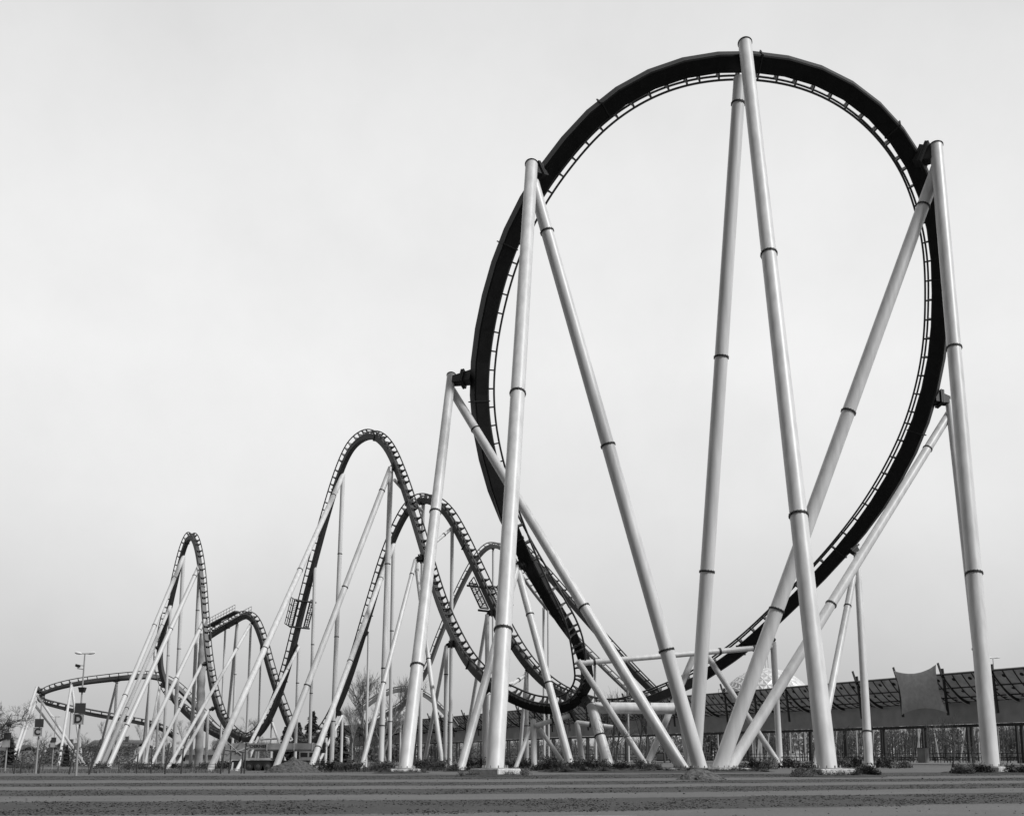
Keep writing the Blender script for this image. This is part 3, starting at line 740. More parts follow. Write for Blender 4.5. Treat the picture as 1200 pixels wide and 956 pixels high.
def pavilion():
    org = pv(0, 0, 0); root = thing('canopy_pavilion', org, 'very long open pavilion with a curved dark panelled canopy receding behind the masts', 'pavilion')
    tv = [i/7 for i in range(8)]
    # roof sheet with thickness
    m = MB(org); ns = NB; vs = []
    for s in range(ns+1):
        for t in tv:
            d, z = prof(t); vs.append(pv(s*BAY, d, z+.02))
    for s in range(ns+1):
        for t in tv:
            d, z = prof(t); vs.append(pv(s*BAY, d, z+.14))
    k = len(tv); o2 = (ns+1)*k
    fs = [[s*k+i, s*k+i+1, (s+1)*k+i+1, (s+1)*k+i] for s in range(ns) for i in range(k-1)]
    fs += [[o2+s*k+i, o2+(s+1)*k+i, o2+(s+1)*k+i+1, o2+s*k+i+1] for s in range(ns) for i in range(k-1)]
    fs += [[s*k, (s+1)*k, o2+(s+1)*k, o2+s*k] for s in range(ns)]+[[s*k+k-1, o2+s*k+k-1, o2+(s+1)*k+k-1, (s+1)*k+k-1] for s in range(ns)]
    m._add(vs, fs); me = m.mesh('roof_panel', roofmat()); ul = me.uv_layers.new(name='UVMap')
    for poly in me.polygons:
        for li in poly.loop_indices:
            vi = me.loops[li].vertex_index % o2; ul.data[li].uv = ((vi//k)*3, (vi % k)*2/7*1.5)
    ro = bpy.data.objects.new('roof', me); COL.objects.link(ro); ro.parent = root
    # purlins and ribs
    for t in (0, .33, .66, 1):
        d, z = prof(t); m = MB(org)
        for s in range(ns): m.bar(pv(s*BAY, d, z-.06), pv((s+1)*BAY, d, z-.06), .12, .16)
        m.build('purlin', M['darkmetal'], ro)
    rest = MB(org)
    for c in range(ns*5):
        m = MB(org) if c < 100 else rest
        for i in range(len(tv)-1):
            a = prof(tv[i]); b = prof(tv[i+1]); m.bar(pv(c/5*BAY, a[0], a[1]-.05), pv(c/5*BAY, b[0], b[1]-.05), .09, .12)
        if c < 100: m.build('roof_rib', M['darkmetal'], ro)
    rest.build('roof_rib', M['darkmetal'], ro)['kind'] = 'stuff'
    # fascia and beam
    fd, fz = prof(1)
    m = MB(org)
    for s in range(ns):
        a, b = pv(s*BAY, fd, 0), pv((s+1)*BAY, fd, 0)
        m.bar(a+UP*(5.1+fz)/2, b+UP*(5.1+fz)/2, .15, fz-5.1-.1)
    m.build('fascia', M['fascia'], root)
    m = MB(org)
    for s in range(ns): m.bar(pv(s*BAY, fd-.1, 4.9), pv((s+1)*BAY, fd-.1, 4.9), .35, .38)
    m.build('beam', M['darkmetal'], root)
    for s in range(ns+1):
        m = MB(org); t0 = pv(s*BAY, -.7, 11.2); 
        m.bar(pv(s*BAY, .1, 6.2), pv(s*BAY, -.5, 12.3), .2, .28, up=PVD); m.build('mast', M['darkmetal'], root)
        m = MB(org); pts = [pv(s*BAY, prof(t)[0], prof(t)[1]-.28) for t in tv]; pts = [pv(s*BAY, -1.3, 13.0)]+pts
        for i in range(len(pts)-1): m.bar(pts[i], pts[i+1], .12, .30)
        ra = m.build('rafter', M['darkmetal'], root)
        m = MB(org)
        for i in range(1, len(pts)-1): m.bar(pts[i]-UP*.17+PVD*-.0, pts[i+1]-UP*.17, .17, .05)
        m.build('rafter_edge', M['lampglass'], ra)
        m = MB(org); m.bar(pv(s*BAY, fd, 0), pv(s*BAY, fd, 4.72), .34, .34, up=PVD); m.build('post', M['darkmetal'], root)
        if s < 42:
            m = MB(org); m.bar(pv(s*BAY+1.9, fd+1.6, 0), pv(s*BAY+1.9, fd+1.6, 4.85), .26, .26, up=PVD); m.build('post', M['darkmetal'], root)
    # sail cloth
    a0, a1 = pv(0, 0, 0), None
def sail(s0, s1):
    tl, tr = pv(s1*BAY-.2, -1.45, 12.5), pv(s0*BAY+.2, -1.45, 12.8); bl, br = pv(s1*BAY-.1, -.3, 6.5), pv(s0*BAY-.2, -.3, 6.5)
    org = (tl+tr+bl+br)/4; n = 18; m = MB(org); 
    for off in (0, .03):
        vs = []
        for j in range(n+1):
            v = j/n
            for i in range(n+1):
                u = i/n
                uu = u+(.5-u)*.13*4*v*(1-v)*1.0*(abs(u-.5)*2)**1.5*1.0
                vv = v+(.5-v)*.24*4*u*(1-u)*(abs(v-.5)*2)**1.5*1.0
                p = tl.lerp(tr, uu).lerp(bl.lerp(br, uu), vv)
                p = p-PVN*(.35*math.sin(math.pi*u)*math.sin(math.pi*v)+.10*math.sin(9*(u-.5)*(1.2-v)*3)*abs(v-.45)-off)
                vs.append(p)
        m._add(vs, [[j*(n+1)+i, j*(n+1)+i+1, (j+1)*(n+1)+i+1, (j+1)*(n+1)+i] for j in range(n) for i in range(n)], True)
    tag(m.build('fabric_sail', M['sail']), 'square grey fabric sail stretched between two masts of the canopy', 'fabric sail')
pavilion()
# find the bays nearest to photo columns 1052 and 1100
def bay_at(px): return min(range(NB), key=lambda s: abs(pix(pv(s*BAY, -.5, 8))[0]-px))
b1 = bay_at(1100); sail(b1, b1+1)
# railing along the pavilion
def railing():
    org = pv(0, -1, 0); root = thing('metal_railing', org, 'dark metal railing running along the open side of the pavilion', 'railing')
    d = prof(1)[0]-1.2
    m = MB(org); 
    for s in range(30): 
        for z in (1.25, .7): m.bar(pv(s*BAY, d, z), pv((s+1)*BAY, d, z), .06, .08)
    m.build('rail', M['darkmetal'], root)
    for s in range(45):
        m = MB(org); m.bar(pv(s*4, d, 0), pv(s*4, d, 1.25), .06, .06, up=PVD); m.build('railing_post', M['darkmetal'], root)
railing()
def cabinet(px, off, wd, h, label, mt):
    s = min((i*.5 for i in range(500)), key=lambda q: abs(pix(pv(q, prof(1)[0]+off, 1))[0]-px)); p = pv(s, prof(1)[0]+off, 0)
    root = thing('cabinet', p, label, 'cabinet', 'cabinets under the canopy'); rz = math.atan2(PVD.y, PVD.x)
    m = MB(p); m.box(p+UP*h/2, (wd, .8, h), rz); m.build('body', mt, root)
    m = MB(p); m.box(p+UP*(h+.03), (wd+.1, .9, .06), rz); m.build('lid', M['darkmetal'], root)
    m = MB(p); m.box(p+UP*h*.5-PVN*.41, (wd*.8, .03, h*.75), rz); m.build('door', M['truck'], root)
cabinet(1083, -2.2, 1.3, 2.0, 'grey cabinet at the canopy edge below the fabric sail', M['truck'])
cabinet(846, -2.0, 1.4, 2.2, 'dark cabinet behind the fan of masts', M['darkmetal'])
cabinet(775, -1.5, 2.4, 1.6, 'broad dark cabinet left of the fan of masts', M['darkmetal'])
def bench(px, off, label):
    s = min((i*.5 for i in range(500)), key=lambda q: abs(pix(pv(q, prof(1)[0]+off, 1))[0]-px)); p = pv(s, prof(1)[0]+off, 0)
    rz = math.atan2(PVD.y, PVD.x); root = thing('picnic_table', p, label, 'picnic table', 'picnic tables under the canopy')
    def bx(nm, c, sz):
        m = MB(p); m.box(p+Matrix.Rotation(rz, 3, 'Z')@Vector(c), sz, rz); m.build(nm, M['wood'], root)
    bx('tabletop', (0, 0, .76), (2.2, .8, .06))
    for y in (-.75, .75): bx('seat', (0, y, .45), (2.2, .3, .05))
    for x in (-.8, .8):
        bx('leg', (x, -.3, .37), (.09, .09, .72)); bx('leg', (x, .3, .37), (.09, .09, .72)); bx('crossbar', (x, 0, .38), (.08, 1.6, .08))
for i, px in enumerate((1040, 1062, 1075, 1102, 1122, 1190)):
    bench(px, 2.5+1.3*(i % 3), 'dark picnic table in the shade under the canopy')

# ------------------------------------------------------------------ dome
def dome():
    Y = 270; c = P(899, 842, Y); r = 59*Y/F
    org = Vector((c.x, c.y, g(c.x, c.y))); root = thing('geodesic_dome', org, 'silvery faceted geodesic dome rising behind the canopy', 'dome')
    bm = bmesh.new(); bmesh.ops.create_icosphere(bm, subdivisions=4, radius=r)
    bmesh.ops.poke(bm, faces=bm.faces[:], offset=-.22)
    bmesh.ops.translate(bm, vec=(c-org), verts=bm.verts)
    me = bpy.data.meshes.new('shell'); bm.to_mesh(me); bm.free(); me.materials.append(M['dome'])
    o = bpy.data.objects.new('shell', me); COL.objects.link(o); o.parent = root
    m = MB(org); m.tube(org, c-UP*r*.6, r*.9, r*.75, 40); m.build('base', M['wall'], root)
    t = c+UP*r
    for dx in (-.5, .1, .8):
        m = MB(org); m.tube(t+Vector((dx, 0, -.1)), t+Vector((dx-.2, 0, 6.2)), .06, None, 6); m.build('antenna', M['greymetal'], root)
dome()

# ------------------------------------------------------------------ lamp posts with signs
def lamp_post(px, Y, height, label, letter=None, signz=None, gear=False, heads=True, lean=0., group='car park lamp posts', sw=.58):
    p = G(px, Y); root = thing('lamp_post', p, label, 'lamp post', group)
    ax = Vector((lean, 0, 1)).normalized()
    m = MB(p); m.tube(p-UP*.05, p+ax*height*.5, .065, .055, 12); m.tube(p+ax*height*.5, p+ax*height, .05, .035, 12); m.build('pole', M['greymetal'], root)
    t = p+ax*height
    if heads:
        m = MB(p); m.bar(t+Vector((-.3, 0, .0)), t+Vector((.3, 0, .0)), .05, .05); m.build('lamp_arm', M['greymetal'], root)
        for sg in (-1, 1):
            m = MB(p); a = t+Vector((sg*.18, 0, .0)); b = t+Vector((sg*.56, 0, .07))
            m.poly([a, a.lerp(b, .3), a.lerp(b, .75), b], [.04, .075, .08, .04], 10)
            m.build('lamp_head', M['lampglass'], root)
    if gear:
        q = p+ax*(height*.87)
        m = MB(p); m.bar(q, q+Vector((-.36, 0, .05)), .05, .05); m.bar(q+UP*.2, q+Vector((-.3, 0, .22)), .04, .04)
        m.build('camera_arm', M['greymetal'], root)
        m = MB(p); m.tube(q+Vector((-.34, -.2, .2)), q+Vector((-.34, .1, .17)), .08, None, 10); m.bar(q+Vector((-.22, 0, .18)), q+Vector((-.46, 0, .24)), .15, .13); m.build('camera', M['darkmetal'], root)
    if gear or not (heads or letter):
        q = p+ax*(height*.70 if gear else signz+1.15)
        m = MB(p); s = sw/.58
        m.tube(q-UP*.14*s, q+UP*.14*s, .17*s, .25*s, 4, sm=False); m.build('loudspeaker', M['darkmetal'], root)
    if signz:
        q = p+ax*signz-Vector((0, .12, 0)); s = sw
        m = MB(p); m.box(q+Vector((.02, 0, s*.52)), (s, .06, s*.98)); m.build('sign_panel', M['panel'], root)
        m = MB(p); m.box(q+Vector((-.04, 0, -s*.52)), (s, .06, s*1.0)); sp = m.build('sign_panel', M['panelpale'], root)
        m = MB(p)
        for dx, dz, wx, wz in ((-.485, 0, .03, 1), (.485, 0, .03, 1), (0, .485, 1, .03), (0, -.485, 1, .03)):
            m.box(q+Vector((-.04+dx*s, -.035, -s*.52+dz*s)), (wx*s, .03, wz*s))
        m.build('sign_rim', M['greymetal'], sp)
        if letter:
            mw = Matrix.Translation(q-p+Vector((-.04, -.045, -s*.52)))@Matrix.Rotation(R(90), 4, 'X')
            text_mesh(letter, 'lettering', M['letter'], sp, s*1.02, mw, .006)
lamp_post(90.3, 57.3, 6.75, 'double-headed lamp post carrying the pale sign with a letter D', 'D', 3.4, True, lean=.012, sw=.58)
lamp_post(43, 68, 4.7, 'slim post carrying the pale sign with a letter C', 'C', 2.98, heads=False, lean=.018, sw=.56)
lamp_post(61.5, 118, 6.1, 'small distant double-headed lamp post left of the house', None, 3.2, lean=.015, sw=.55)
lamp_post(7, 80, 4.2, 'lamp post half lost in the bare tree at the left edge', None, 2.5, heads=False, lean=.015, sw=.55)
def small_lamp(px, py, Y, label):
    t = P(px, py, Y); p = Vector((t.x, Y, g(t.x, Y))); root = thing('street_lamp', p, label, 'street lamp', 'street lamps beyond the canopy')
    m = MB(p); m.tube(p, t, .12, .07, 8); m.build('pole', M['greymetal'], root)
    for sg in ((1,) if px < 1100 else (1, -1)):
        m = MB(p); m.poly([t, t+Vector((sg*.6, 0, .12)), t+Vector((sg*1.3, 0, .15))], [.07, .16, .1], 8); m.build('lamp_head', M['lampglass'], root)
small_lamp(1163.5, 771, 190, 'street lamp showing above the canopy at the right')
small_lamp(842, 807, 300, 'street lamp head left of the dome')

# ------------------------------------------------------------------ crane truck
def crane():
    Y = 121; p = G(300, Y); k = Y/F; root = thing('crane_truck', p, 'grey mobile crane truck parked behind the front leg, its boom lying level', 'crane truck')
    def X(px): return p.x+(px-300)*k
    def Z(py): return P(300, py, Y).z
    def bx(nm, x0, x1, y0, y1, dy, th, mt, par=None, bev=0):
        m = MB(p); m.box(((X(x0)+X(x1))/2, Y+dy, (Z(y0)+Z(y1))/2), (abs(X(x1)-X(x0)), th, abs(Z(y0)-Z(y1)))); return m.build(nm, mt, par or root)
    ch = bx('chassis', 275, 372, 890.5, 897, 0, 2.3, M['truckdark'])
    bx('deck', 291, 323, 887.7, 890.2, 0, 2.4, M['truckpale'])
    for i, (x0, x1) in enumerate(((275, 290), (323, 331), (345, 352))): bx('side_box', x0, x1, 893, 899.5, -.2, 2.2, M['truckdark'])
    for px in (295.2, 305.3, 316.5, 337, 347.5, 361):
        for sd_ in (-1, 1):
            c = Vector((X(px), Y+sd_*1.0, p.z+.46)); m = MB(p); m.tube(c-Vector((0, .18, 0)), c+Vector((0, .18, 0)), .46, None, 24)
            wh = m.build('wheel', M['tyre'], root)
            m = MB(p); m.tube(c+Vector((0, sd_*.185, 0)), c+Vector((0, sd_*.2, 0)), .25, .22, 18); m.tube(c+Vector((0, sd_*.19, 0)), c+Vector((0, sd_*.26, 0)), .1, .08, 12); m.build('rim', M['truckrim'], wh)
    cab = bx('cab', 352, 372, 880, 892, 0, 2.3, M['truck'])
    bx('window', 354, 362, 881.5, 886.5, -1.16, .03, M['glass'], cab); bx('window', 364, 371, 881.5, 886.5, -1.16, .03, M['glass'], cab)
    tur = bx('turret', 263, 292, 879.5, 889.8, -.2, 1.9, M['truck'])
    bx('counterweight', 262, 272, 872, 883, -.1, 2.2, M['truck'])
    oc = bx('operator_cab', 323, 334, 879.5, 889.5, -.9, 1.0, M['truckdark']); bx('window', 325, 332, 880.5, 886, -1.42, .03, M['glass'], oc)
    bo = bx('boom', 273, 378, 870.5, 877.8, -.5, .85, M['truck'])
    bx('boom_section', 300, 378, 877.8, 880, -.5, .6, M['truck'], bo)
    for px in (273.5, 290, 313.8, 345, 366): bx('boom_collar', px, px+1.2, 870, 879, -.5, .95, M['truckpale'] if px != 290 else M['truckdark'], bo)
    mw = Matrix.Translation(Vector((X(303), Y-.94, Z(874.2)))-p)@Matrix.Rotation(R(90), 4, 'X')@Matrix.Diagonal((1.18, 1, 1, 1))
    text_mesh('HOERNER', 'lettering', M['letter'], bo, .46, mw, .005)
    bx('boom_head', 376, 381, 869.5, 882, -.5, .7, M['truckdark'], bo)
    for px in (277, 327):
        m = MB(p); m.bar((X(px), Y-1.25, p.z+.9), (X(px), Y-1.6, p.z+.08), .16, .2); m.box((X(px), Y-1.6, p.z+.05), (.6, .5, .08)); m.build('outrigger', M['truckpale'], root)
    m = MB(p)
    for a, b in (((268, 868), (286, 884)), ((286, 868), (270, 884)), ((266, 878), (290, 880))): m.tube((X(a[0]), Y-1.2, Z(a[1])), (X(b[0]), Y-1.2, Z(b[1])), .06, None, 6)
    m.tube((X(280), Y-1.2, Z(881)), (X(296), Y-.8, Z(874)), .12, None, 8)
    m.build('winch_gear', M['truck'], tur)
crane()

# ------------------------------------------------------------------ stakes
STK = [(17.5, 66, .10, 1.5), (25, 68, .12, 1.1), (46, 66, .14, 1.9), (82, 63, .14, 1.7), (105, 62, .28, 2.1), (161, 68, .02, 1.3), (178, 68, -.02, 1.4), (194, 64, .10, 1.9), (213, 66, .05, 1.6), (259, 66, .12, 1.7), (269, 68, .06, 1.5), (287, 67, .01, 1.8), (283.5, 68, .03, 1.4)]
for i, (px, Y, ln, h) in enumerate(STK):
    p = G(px, Y); o = MB(p)
    o.poly([p-UP*.1, p+Vector((ln*h*.5, .02, h*.5)), p+Vector((ln*h, .05, h*.98)), p+Vector((ln*h, .05, h))], [.055, .052, .05, .02], 8)
    near = ('at the left edge', 'at the left edge', 'by the post with the letter C', 'left of the post with the letter D', None, 'left of the blotchy column', 'left of the blotchy column', 'below the narrow arch', 'below the narrow arch', 'left of the crane truck', 'left of the crane truck', 'in front of the crane truck', 'in front of the crane truck')[i]
    lab = 'dark wooden stake stuck in the grass '+near if near else 'steeply leaning dark wooden stake right of the post with the letter D'
    tag(o.build('wooden_stake', M['wood']), lab, 'stake', 'wooden stakes')
def band(x, y):
    t = y-(.225*x+.125*math.sqrt(x*x+9))+1.1*mnoise.noise(Vector((x*.35, y*.35, 2)))
    return any(a < t < c for a, c in ((19.6, 25.6), (29.3, 34.4), (38.3, 43.4), (48.6, 59.5)))
def turf():
    rnd = random.Random(3); lo = MB(); hi = MB(); k = 0
    while k < 22000:
        Y = 15+50*rnd.random()**1.3; px = rnd.uniform(-20, 1220); p = G(px, Y)
        pz = mnoise.noise(Vector((p.x*.5, p.y*.35, 7)))
        if not band(p.x, Y):
            if rnd.random() > .004: continue
        elif pz+rnd.uniform(-.35, .35) < -.08: continue
        k += 1; m = lo if pz > rnd.uniform(-.5, .7) else hi
        for j in range(2):
            h = rnd.uniform(.006, .02); a = rnd.uniform(0, 6.28); q = Vector((math.cos(a), math.sin(a), 0))*rnd.uniform(.012, .04); c = p+Vector((rnd.gauss(0, .1), rnd.gauss(0, .1), 0))
            m._add([c-q, c+q, c+Vector((rnd.uniform(-.05, .05), rnd.uniform(-.04, .04), h))], [[0, 1, 2]])
    for m, mt in ((lo, M['leaf4']), (hi, M['leaf3'])):
        tag(m.build('short_grass', mt), 'short worn grass growing in the dark bands of the car park' if m is lo else 'dry pale blades among the worn grass of the dark bands', 'grass', kind='stuff')
    st = MB()
    for i in range(700):
        Y = rnd.uniform(16, 62); p = G(rnd.uniform(-10, 1210), Y); s_ = rnd.uniform(.01, .03)*(1 if rnd.random() < .93 else 2.2)
        st.box(p+UP*s_*.3, (s_, s_*rnd.uniform(.6, 1.5), s_*.7), rnd.uniform(0, 3))
    tag(st.build('gravel', M['sand']), 'scattered grit and small stones on the striped ground', 'gravel', kind='stuff')
turf()
def low_fence():
    p = G(0, 92); root = thing('wire_fence', p, 'low dark wire fence along the far edge of the striped ground', 'fence')
    pts = [G(-20, 88), G(60, 90), G(140, 92), G(220, 94), G(262, 95)]
    m = MB(p)
    for z in (.25, .5, .75):
        for a, b in zip(pts, pts[1:]): m.tube(a+UP*z, b+UP*z, .018, None, 5)
    m.build('wire', M['wood'], root)
    for i in range(19):
        t = i/18*4; k = min(3, int(t)); q = pts[k].lerp(pts[k+1], t-k); m = MB(p); m.tube(q-UP*.1, q+UP*.85, .04, None, 6); m.build('fence_post', M['wood'], root)
low_fence()
def verge():
    rnd = random.Random(5); m = MB()
    for i in range(9000):
        px = rnd.uniform(-15, 640); Y = 70+rnd.random()**1.5*60
        if px > 300 and Y < 82: continue
        if 258 < px < 345 and Y < 124: continue
        p = G(px, Y); h = rnd.uniform(.08, .38); a = rnd.uniform(0, 6.28); q = Vector((math.cos(a), math.sin(a), 0))*.03
        m._add([p-q, p+q, p+Vector((rnd.uniform(-.12, .12), rnd.uniform(-.1, .1), h))], [[0, 1, 2]])
    o = m.build('rough_grass', M['leaf2']); tag(o, 'rough dry grass below the far left tracks', 'grass', kind='stuff')
verge()

# ------------------------------------------------------------------ trees
def bare_tree_mesh(seed, h, spread, levels=5, trunk=.16, upright=.6, nb=(3, 5), twig=.35, mt=None):
    rnd = random.Random(seed); tr = MB(); cr_ = MB()
    def grow(p, d, ln, r, lev):
        k = 3; pts = [p]; q = p.copy(); dd = d.copy()
        for i in range(k):
            dd = (dd+Vector((rnd.gauss(0, .13), rnd.gauss(0, .13), rnd.gauss(0, .06)+.06*upright))).normalized(); q = q+dd*ln/k; pts.append(q.copy())
        rs = [r*(1-.45*i/k) for i in range(k+1)]
        (tr if lev == 0 else cr_).poly(pts, rs, 7 if lev == 0 else (5 if lev < 2 else 3))
        if lev >= levels: return
        for j in range(rnd.randint(*nb)):
            t = rnd.uniform(.35, 1.0) if lev else rnd.uniform(.4, 1.0)
            i = min(k-1, int(t*k)); b = pts[i].lerp(pts[i+1], t*k-i)
            a = rnd.uniform(0, 6.28); e = dd.orthogonal().normalized(); e = Matrix.Rotation(a, 3, dd)@e
            nd = (dd*upright+e*spread*rnd.uniform(.6, 1.2)+UP*.1).normalized()
            grow(b, nd, ln*rnd.uniform(.5, .78), max(.008, r*rnd.uniform(.38, .6)), lev+1)
    grow(Vector((0, 0, -.1)), Vector((0, 0, 1)), h*.45, trunk, 0)
    mt = mt or M['bark']
    return tr.mesh('trunk', mt), cr_.mesh('crown', mt)
def place_tree(name, meshes, p, s, label, cat='tree', group=None, rz=None, sz=None):
    r = thing(name, p, label, cat, group); r.scale = (s, s, sz or s); r.rotation_euler = (0, 0, random.uniform(0, 6.28) if rz is None else rz)
    for nm, me in zip(('trunk', 'crown'), meshes):
        o = bpy.data.objects.new(nm, me); COL.objects.link(o); o.parent = r
    return r
T1 = bare_tree_mesh(1, 9, .75, 5, .22, .7, (3, 5), mt=M['bark_hazed'])
T2 = bare_tree_mesh(2, 9, .5, 5, .18, 1.0, (3, 5), mt=M['bark_hazed'])
T3 = bare_tree_mesh(3, 8, .9, 5, .24, .5, (3, 4))
TP = bare_tree_mesh(4, 7, .25, 3, .10, 1.6, (4, 6), mt=M['bark_far'])
TY = bare_tree_mesh(6, 4.5, .8, 3, .05, .6, (4, 6))
place_tree('bare_tree', bare_tree_mesh(17, 9, .85, 6, .26, .7, (3, 5)), G(-16, 80), .64, 'big bare spreading tree reaching in at the left edge', rz=2.2)
for i, (px, Y, s, lab) in enumerate(((430, 220, 2.2, 'tall bare tree clump behind the second arch, left of its flank'), (452, 235, 2.0, 'bare tree behind the thick leftmost mast'), (412, 230, 1.5, 'smaller bare tree left of the tall clump'), (446, 245, 2.4, 'tallest bare tree, between the clump and the thick mast'))):
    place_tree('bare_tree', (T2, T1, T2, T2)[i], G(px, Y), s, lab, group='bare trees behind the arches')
for i, (px, Y, s) in enumerate(((195, 250, 1.15), (212, 260, 1.3), (145, 240, 1.1), (163, 250, 1.2), (278, 240, 1.35), (298, 250, 1.25), (262, 255, 1.1), (120, 245, 1.2))):
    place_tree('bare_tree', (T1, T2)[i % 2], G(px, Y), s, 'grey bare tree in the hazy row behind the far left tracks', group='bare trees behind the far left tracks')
for i, (px, Y, s) in enumerate(((8, 200, .85), (25, 210, .8), (42, 190, .8), (75, 220, .75), (100, 200, .8), (55, 230, .75), (90, 240, .8))):
    place_tree('bare_tree', (T1, T3)[i % 2], G(px, Y), s, 'low bare tree in the row of gardens at the far left', group='garden trees at the far left')
for i, (px, py) in enumerate(((703, 782), (716, 775), (722, 770), (748, 777), (757, 772), (779, 768), (786, 775), (668, 790))):
    Y = 150+4*i; b = G(px, Y); h = P(px, py, Y).z-b.z
    place_tree('poplar_sapling', TP, b, h/9.6, 'slender bare upright sapling between the left near mast and the fan', 'sapling', 'bare saplings behind the fan of masts')
for px, Y, s, lab in ((723, 90, 1.35, 'small staked bare tree in front of the thick-tubed portal'), (1115, 108, 1.75, 'small bare spreading tree before the canopy, below the fabric sail'), (983, 112, 1.4, 'small bare tree right of the central near mast'), (815, 100, 1.2, 'small bare tree at the left edge of the fan of masts'), (1138, 112, 1.2, 'thin bare tree left of the right near mast')):
    place_tree('young_tree', TY, G(px, Y), s, lab, 'young tree', 'young trees before the canopy')
def conifer_mesh(seed, h, r):
    rnd = random.Random(seed); tr = MB(); cr_ = MB()
    tr.tube((0, 0, -.1), (0, 0, h*.95), r*.06, .02, 8)
    for i in range(1500):
        z = h*(.06+.94*rnd.random()**1.25); rad = r*(1-z/h)**.85*(.75+.25*math.sin(z*4+seed))*rnd.uniform(.25, 1.08)+.05; a = rnd.uniform(0, 6.28)
        d = Vector((math.cos(a), math.sin(a), -.35)); p = Vector((math.cos(a)*rad*.5, math.sin(a)*rad*.5, z)); q = Vector((math.cos(a)*rad, math.sin(a)*rad, z-.18*rad))
        e = Vector((-math.sin(a), math.cos(a), rnd.uniform(-.4, .4)))*r*.10
        cr_.quad(p-e*.6, q-e, q+d*r*.12, q+e)
    return tr.mesh('trunk', M['bark']), cr_.mesh('crown', M['needle'])
C1 = conifer_mesh(3, 10, 3.0); C2 = conifer_mesh(4, 10, 3.9)
for px, py, Y, me, lab in ((365, 833, 190, C2, 'broad dark conifer behind the low left foot of the second arch'), (400, 843, 215, C1, 'pointed dark conifer just left of the second arch'), (386, 851, 205, C2, 'smaller rounded conifer between the two taller ones'), (349, 846, 195, C2, 'dark conifer left of the broad one'), (334, 851, 200, C2, 'lowest dark conifer at the left end of the row'), (78, 872, 160, C1, 'dark conifer beside the house at the far left'), (60.5, 864, 230, C2, 'dark conifer behind the left signs'), (12, 864, 150, C2, 'round dark evergreen at the far left edge')):
    b = G(px, Y); s = (P(px, py, Y).z-b.z)/10; place_tree('conifer', me, b, s, lab, 'conifer', 'conifers')
def wood_mass():
    rnd = random.Random(9); m = MB()
    def trunk(x, y, h):
        z = g(x, y); top = Vector((x+rnd.gauss(0, .5), y, z+h)); m.poly([(x, y, z-.2), ((x+top.x)/2+rnd.gauss(0, .2), y, z+h*.5), top], [.16, .1, .03], 4)
        for k in range(9):
            t = rnd.uniform(.2, .95); p = Vector((x, y, z)).lerp(top, t); a = rnd.uniform(0, 6.28); ln = h*.28*(1.1-t)+.6
            q = p+Vector((math.cos(a)*ln*.7, math.sin(a)*ln*.7, ln)); m.poly([p, q], [.05, .012], 3)
            for j in range(3): 
                w_ = p.lerp(q, rnd.uniform(.3, 1)); m.poly([w_, w_+Vector((rnd.gauss(0, .5), rnd.gauss(0, .5), rnd.uniform(.2, .9)))], [.02, .008], 3)
    for i in range(1500):
        px = rnd.uniform(250, 1260); Y = rnd.uniform(290, 420) if px < 800 else rnd.uniform(240, 330)
        p = P(px, 886, Y); trunk(p.x, Y, rnd.uniform(5, 7.5) if px < 800 else rnd.uniform(8, 11))
    o = m.build('bare_wood', M['bark_far']); tag(o, 'distant mass of bare trees seen through and behind the pavilion', 'wood', kind='stuff')
    lf = MB()
    for i in range(34000):
        px = rnd.uniform(-30, 1260) if i < 26000 else rnd.uniform(-30, 160); Y = (rnd.uniform(290, 420) if px < 760 else rnd.uniform(250, 330)) if px > 160 else rnd.uniform(170, 300); p = P(px, 886, Y)
        z = g(p.x, Y)+rnd.random()**1.1*(4.2+1.8*mnoise.noise(Vector((p.x*.05, 3, 0))))*(.75 if px < 160 else (1 if px < 760 else 2.1)); d = Vector((rnd.gauss(0, 1), rnd.gauss(0, 1), rnd.gauss(0, 1))).normalized(); e = d.orthogonal(); s = rnd.uniform(.25, .6)*(.42 if px < 160 else 1)
        c = Vector((p.x, Y, z)); lf.quad(c-d*s, c-e*s*.6, c+d*s, c+e*s*.6)
    o = lf.build('undergrowth', M['bark_far']); tag(o, 'low tangled undergrowth along the distant tree line', 'undergrowth', kind='stuff')
wood_mass()
# pale posts behind the pavilion
rnd = random.Random(21)
for i in range(30):
    px = rnd.uniform(835, 1150) if i < 25 else rnd.uniform(520, 760); Y = rnd.uniform(205, 235) if px > 800 else rnd.uniform(290, 320); p = G(px, Y)
    h = rnd.uniform(6, 9); m = MB(p); ln = rnd.choice((0, 0, 0, .12, -.12, .2)); m.bar(p-UP*.1, p+Vector((ln*h, 0, h)), .24, .24, up=(0, 1, 0))
    tag(m.build('support_post', M['whitepost']), 'thin pale timber post glimpsed through the open pavilion', 'post', 'pale posts behind the pavilion')

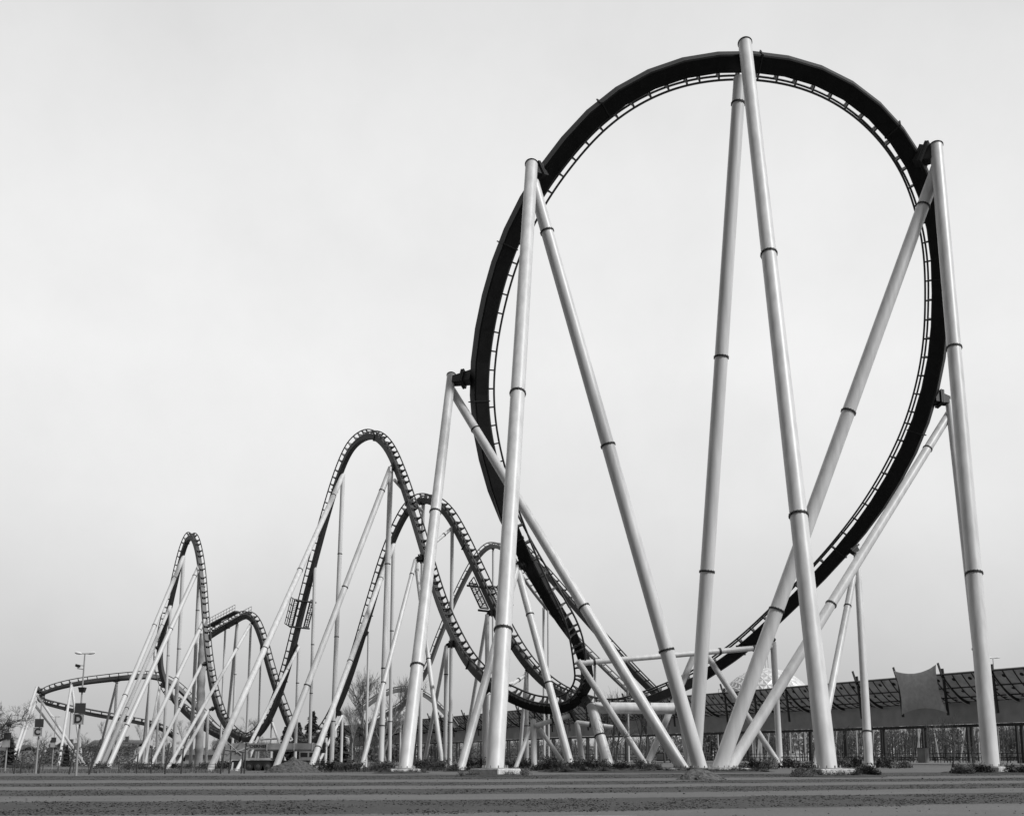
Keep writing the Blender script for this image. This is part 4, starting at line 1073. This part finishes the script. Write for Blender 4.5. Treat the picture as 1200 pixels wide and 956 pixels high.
# ------------------------------------------------------------------ houses, far left and right
def house(px0, px1, py_e, py_r, Y, label, gable=False, wallmat=None):
    a = G(px0, Y); b = G(px1, Y); ze = P(px0, py_e, Y).z; zr = P(px0, py_r, Y).z; D = 8
    org = (a+b)/2; root = thing('house', org, label, 'house', 'houses at the far left')
    z0 = org.z-.1; wd = (b-a).length; c = org
    m = MB(org); m.box((c.x, Y+D/2, (z0+ze)/2), (wd, D, ze-z0)); 
    if gable:
        for y in (Y, Y+D): m._add([(c.x-wd/2, y, ze), (c.x+wd/2, y, ze), (c.x, y, zr)], [[0, 1, 2]])
    m.build('wall', wallmat or M['wall'], root)
    m = MB(org)
    if gable:
        for sg in (-1, 1): m.bar((c.x+sg*(wd/2+.5), Y+D/2, ze-.3), (c.x, Y+D/2, zr+.1), D+1, .22)
    else:
        m.bar((c.x, Y-.6, ze-.1), (c.x, Y+D/2, zr), wd+1, .22); m.bar((c.x, Y+D+.6, ze-.1), (c.x, Y+D/2, zr), wd+1, .22)
        for sg in (-1, 1): pass
    rf = m.build('roof', M['rooft'], root)
    m = MB(org); m.box((c.x+wd*.2, Y+D/2-1, zr+.2), (.6, .6, 1.3)); m.build('chimney', M['rooft'], rf)
    for k in range(3 if wd > 6 else 2):
        x = c.x-wd/2+wd*(k+.5)/(3 if wd > 6 else 2); m = MB(org); m.box((x, Y-.02, z0+(ze-z0)*.55), (.9, .08, 1.1)); fo = m.build('window', M['truckpale'], root)
        m = MB(org); m.box((x, Y-.065, z0+(ze-z0)*.55), (.74, .02, .94)); m.build('pane', M['glass'], fo)
house(63, 80, 876, 870.5, 205, 'pale house with a gable roof behind the signs', True)
house(103, 158, 874, 867, 215, 'long low house with a wide dark roof right of the letter D post')
house(-6, 20, 879, 873, 195, 'small pale house at the far left edge')
house(205, 268, 884, 879, 230, 'long low building half hidden behind the narrow arch')
# painted parking line close to the camera
def marking():
    m = MB(); 
    a = P(612, 955.2, 18.3); 
    vs = []
    for px, Y in ((605, 18.35), (745, 18.75), (745, 18.9), (605, 18.5)):
        q = P(px, 886, Y); vs.append((q.x, Y, .004))
    m._add(vs, [[0, 1, 2, 3]]); o = m.build('road_marking', M['marking']); o['kind'] = 'structure'
marking()
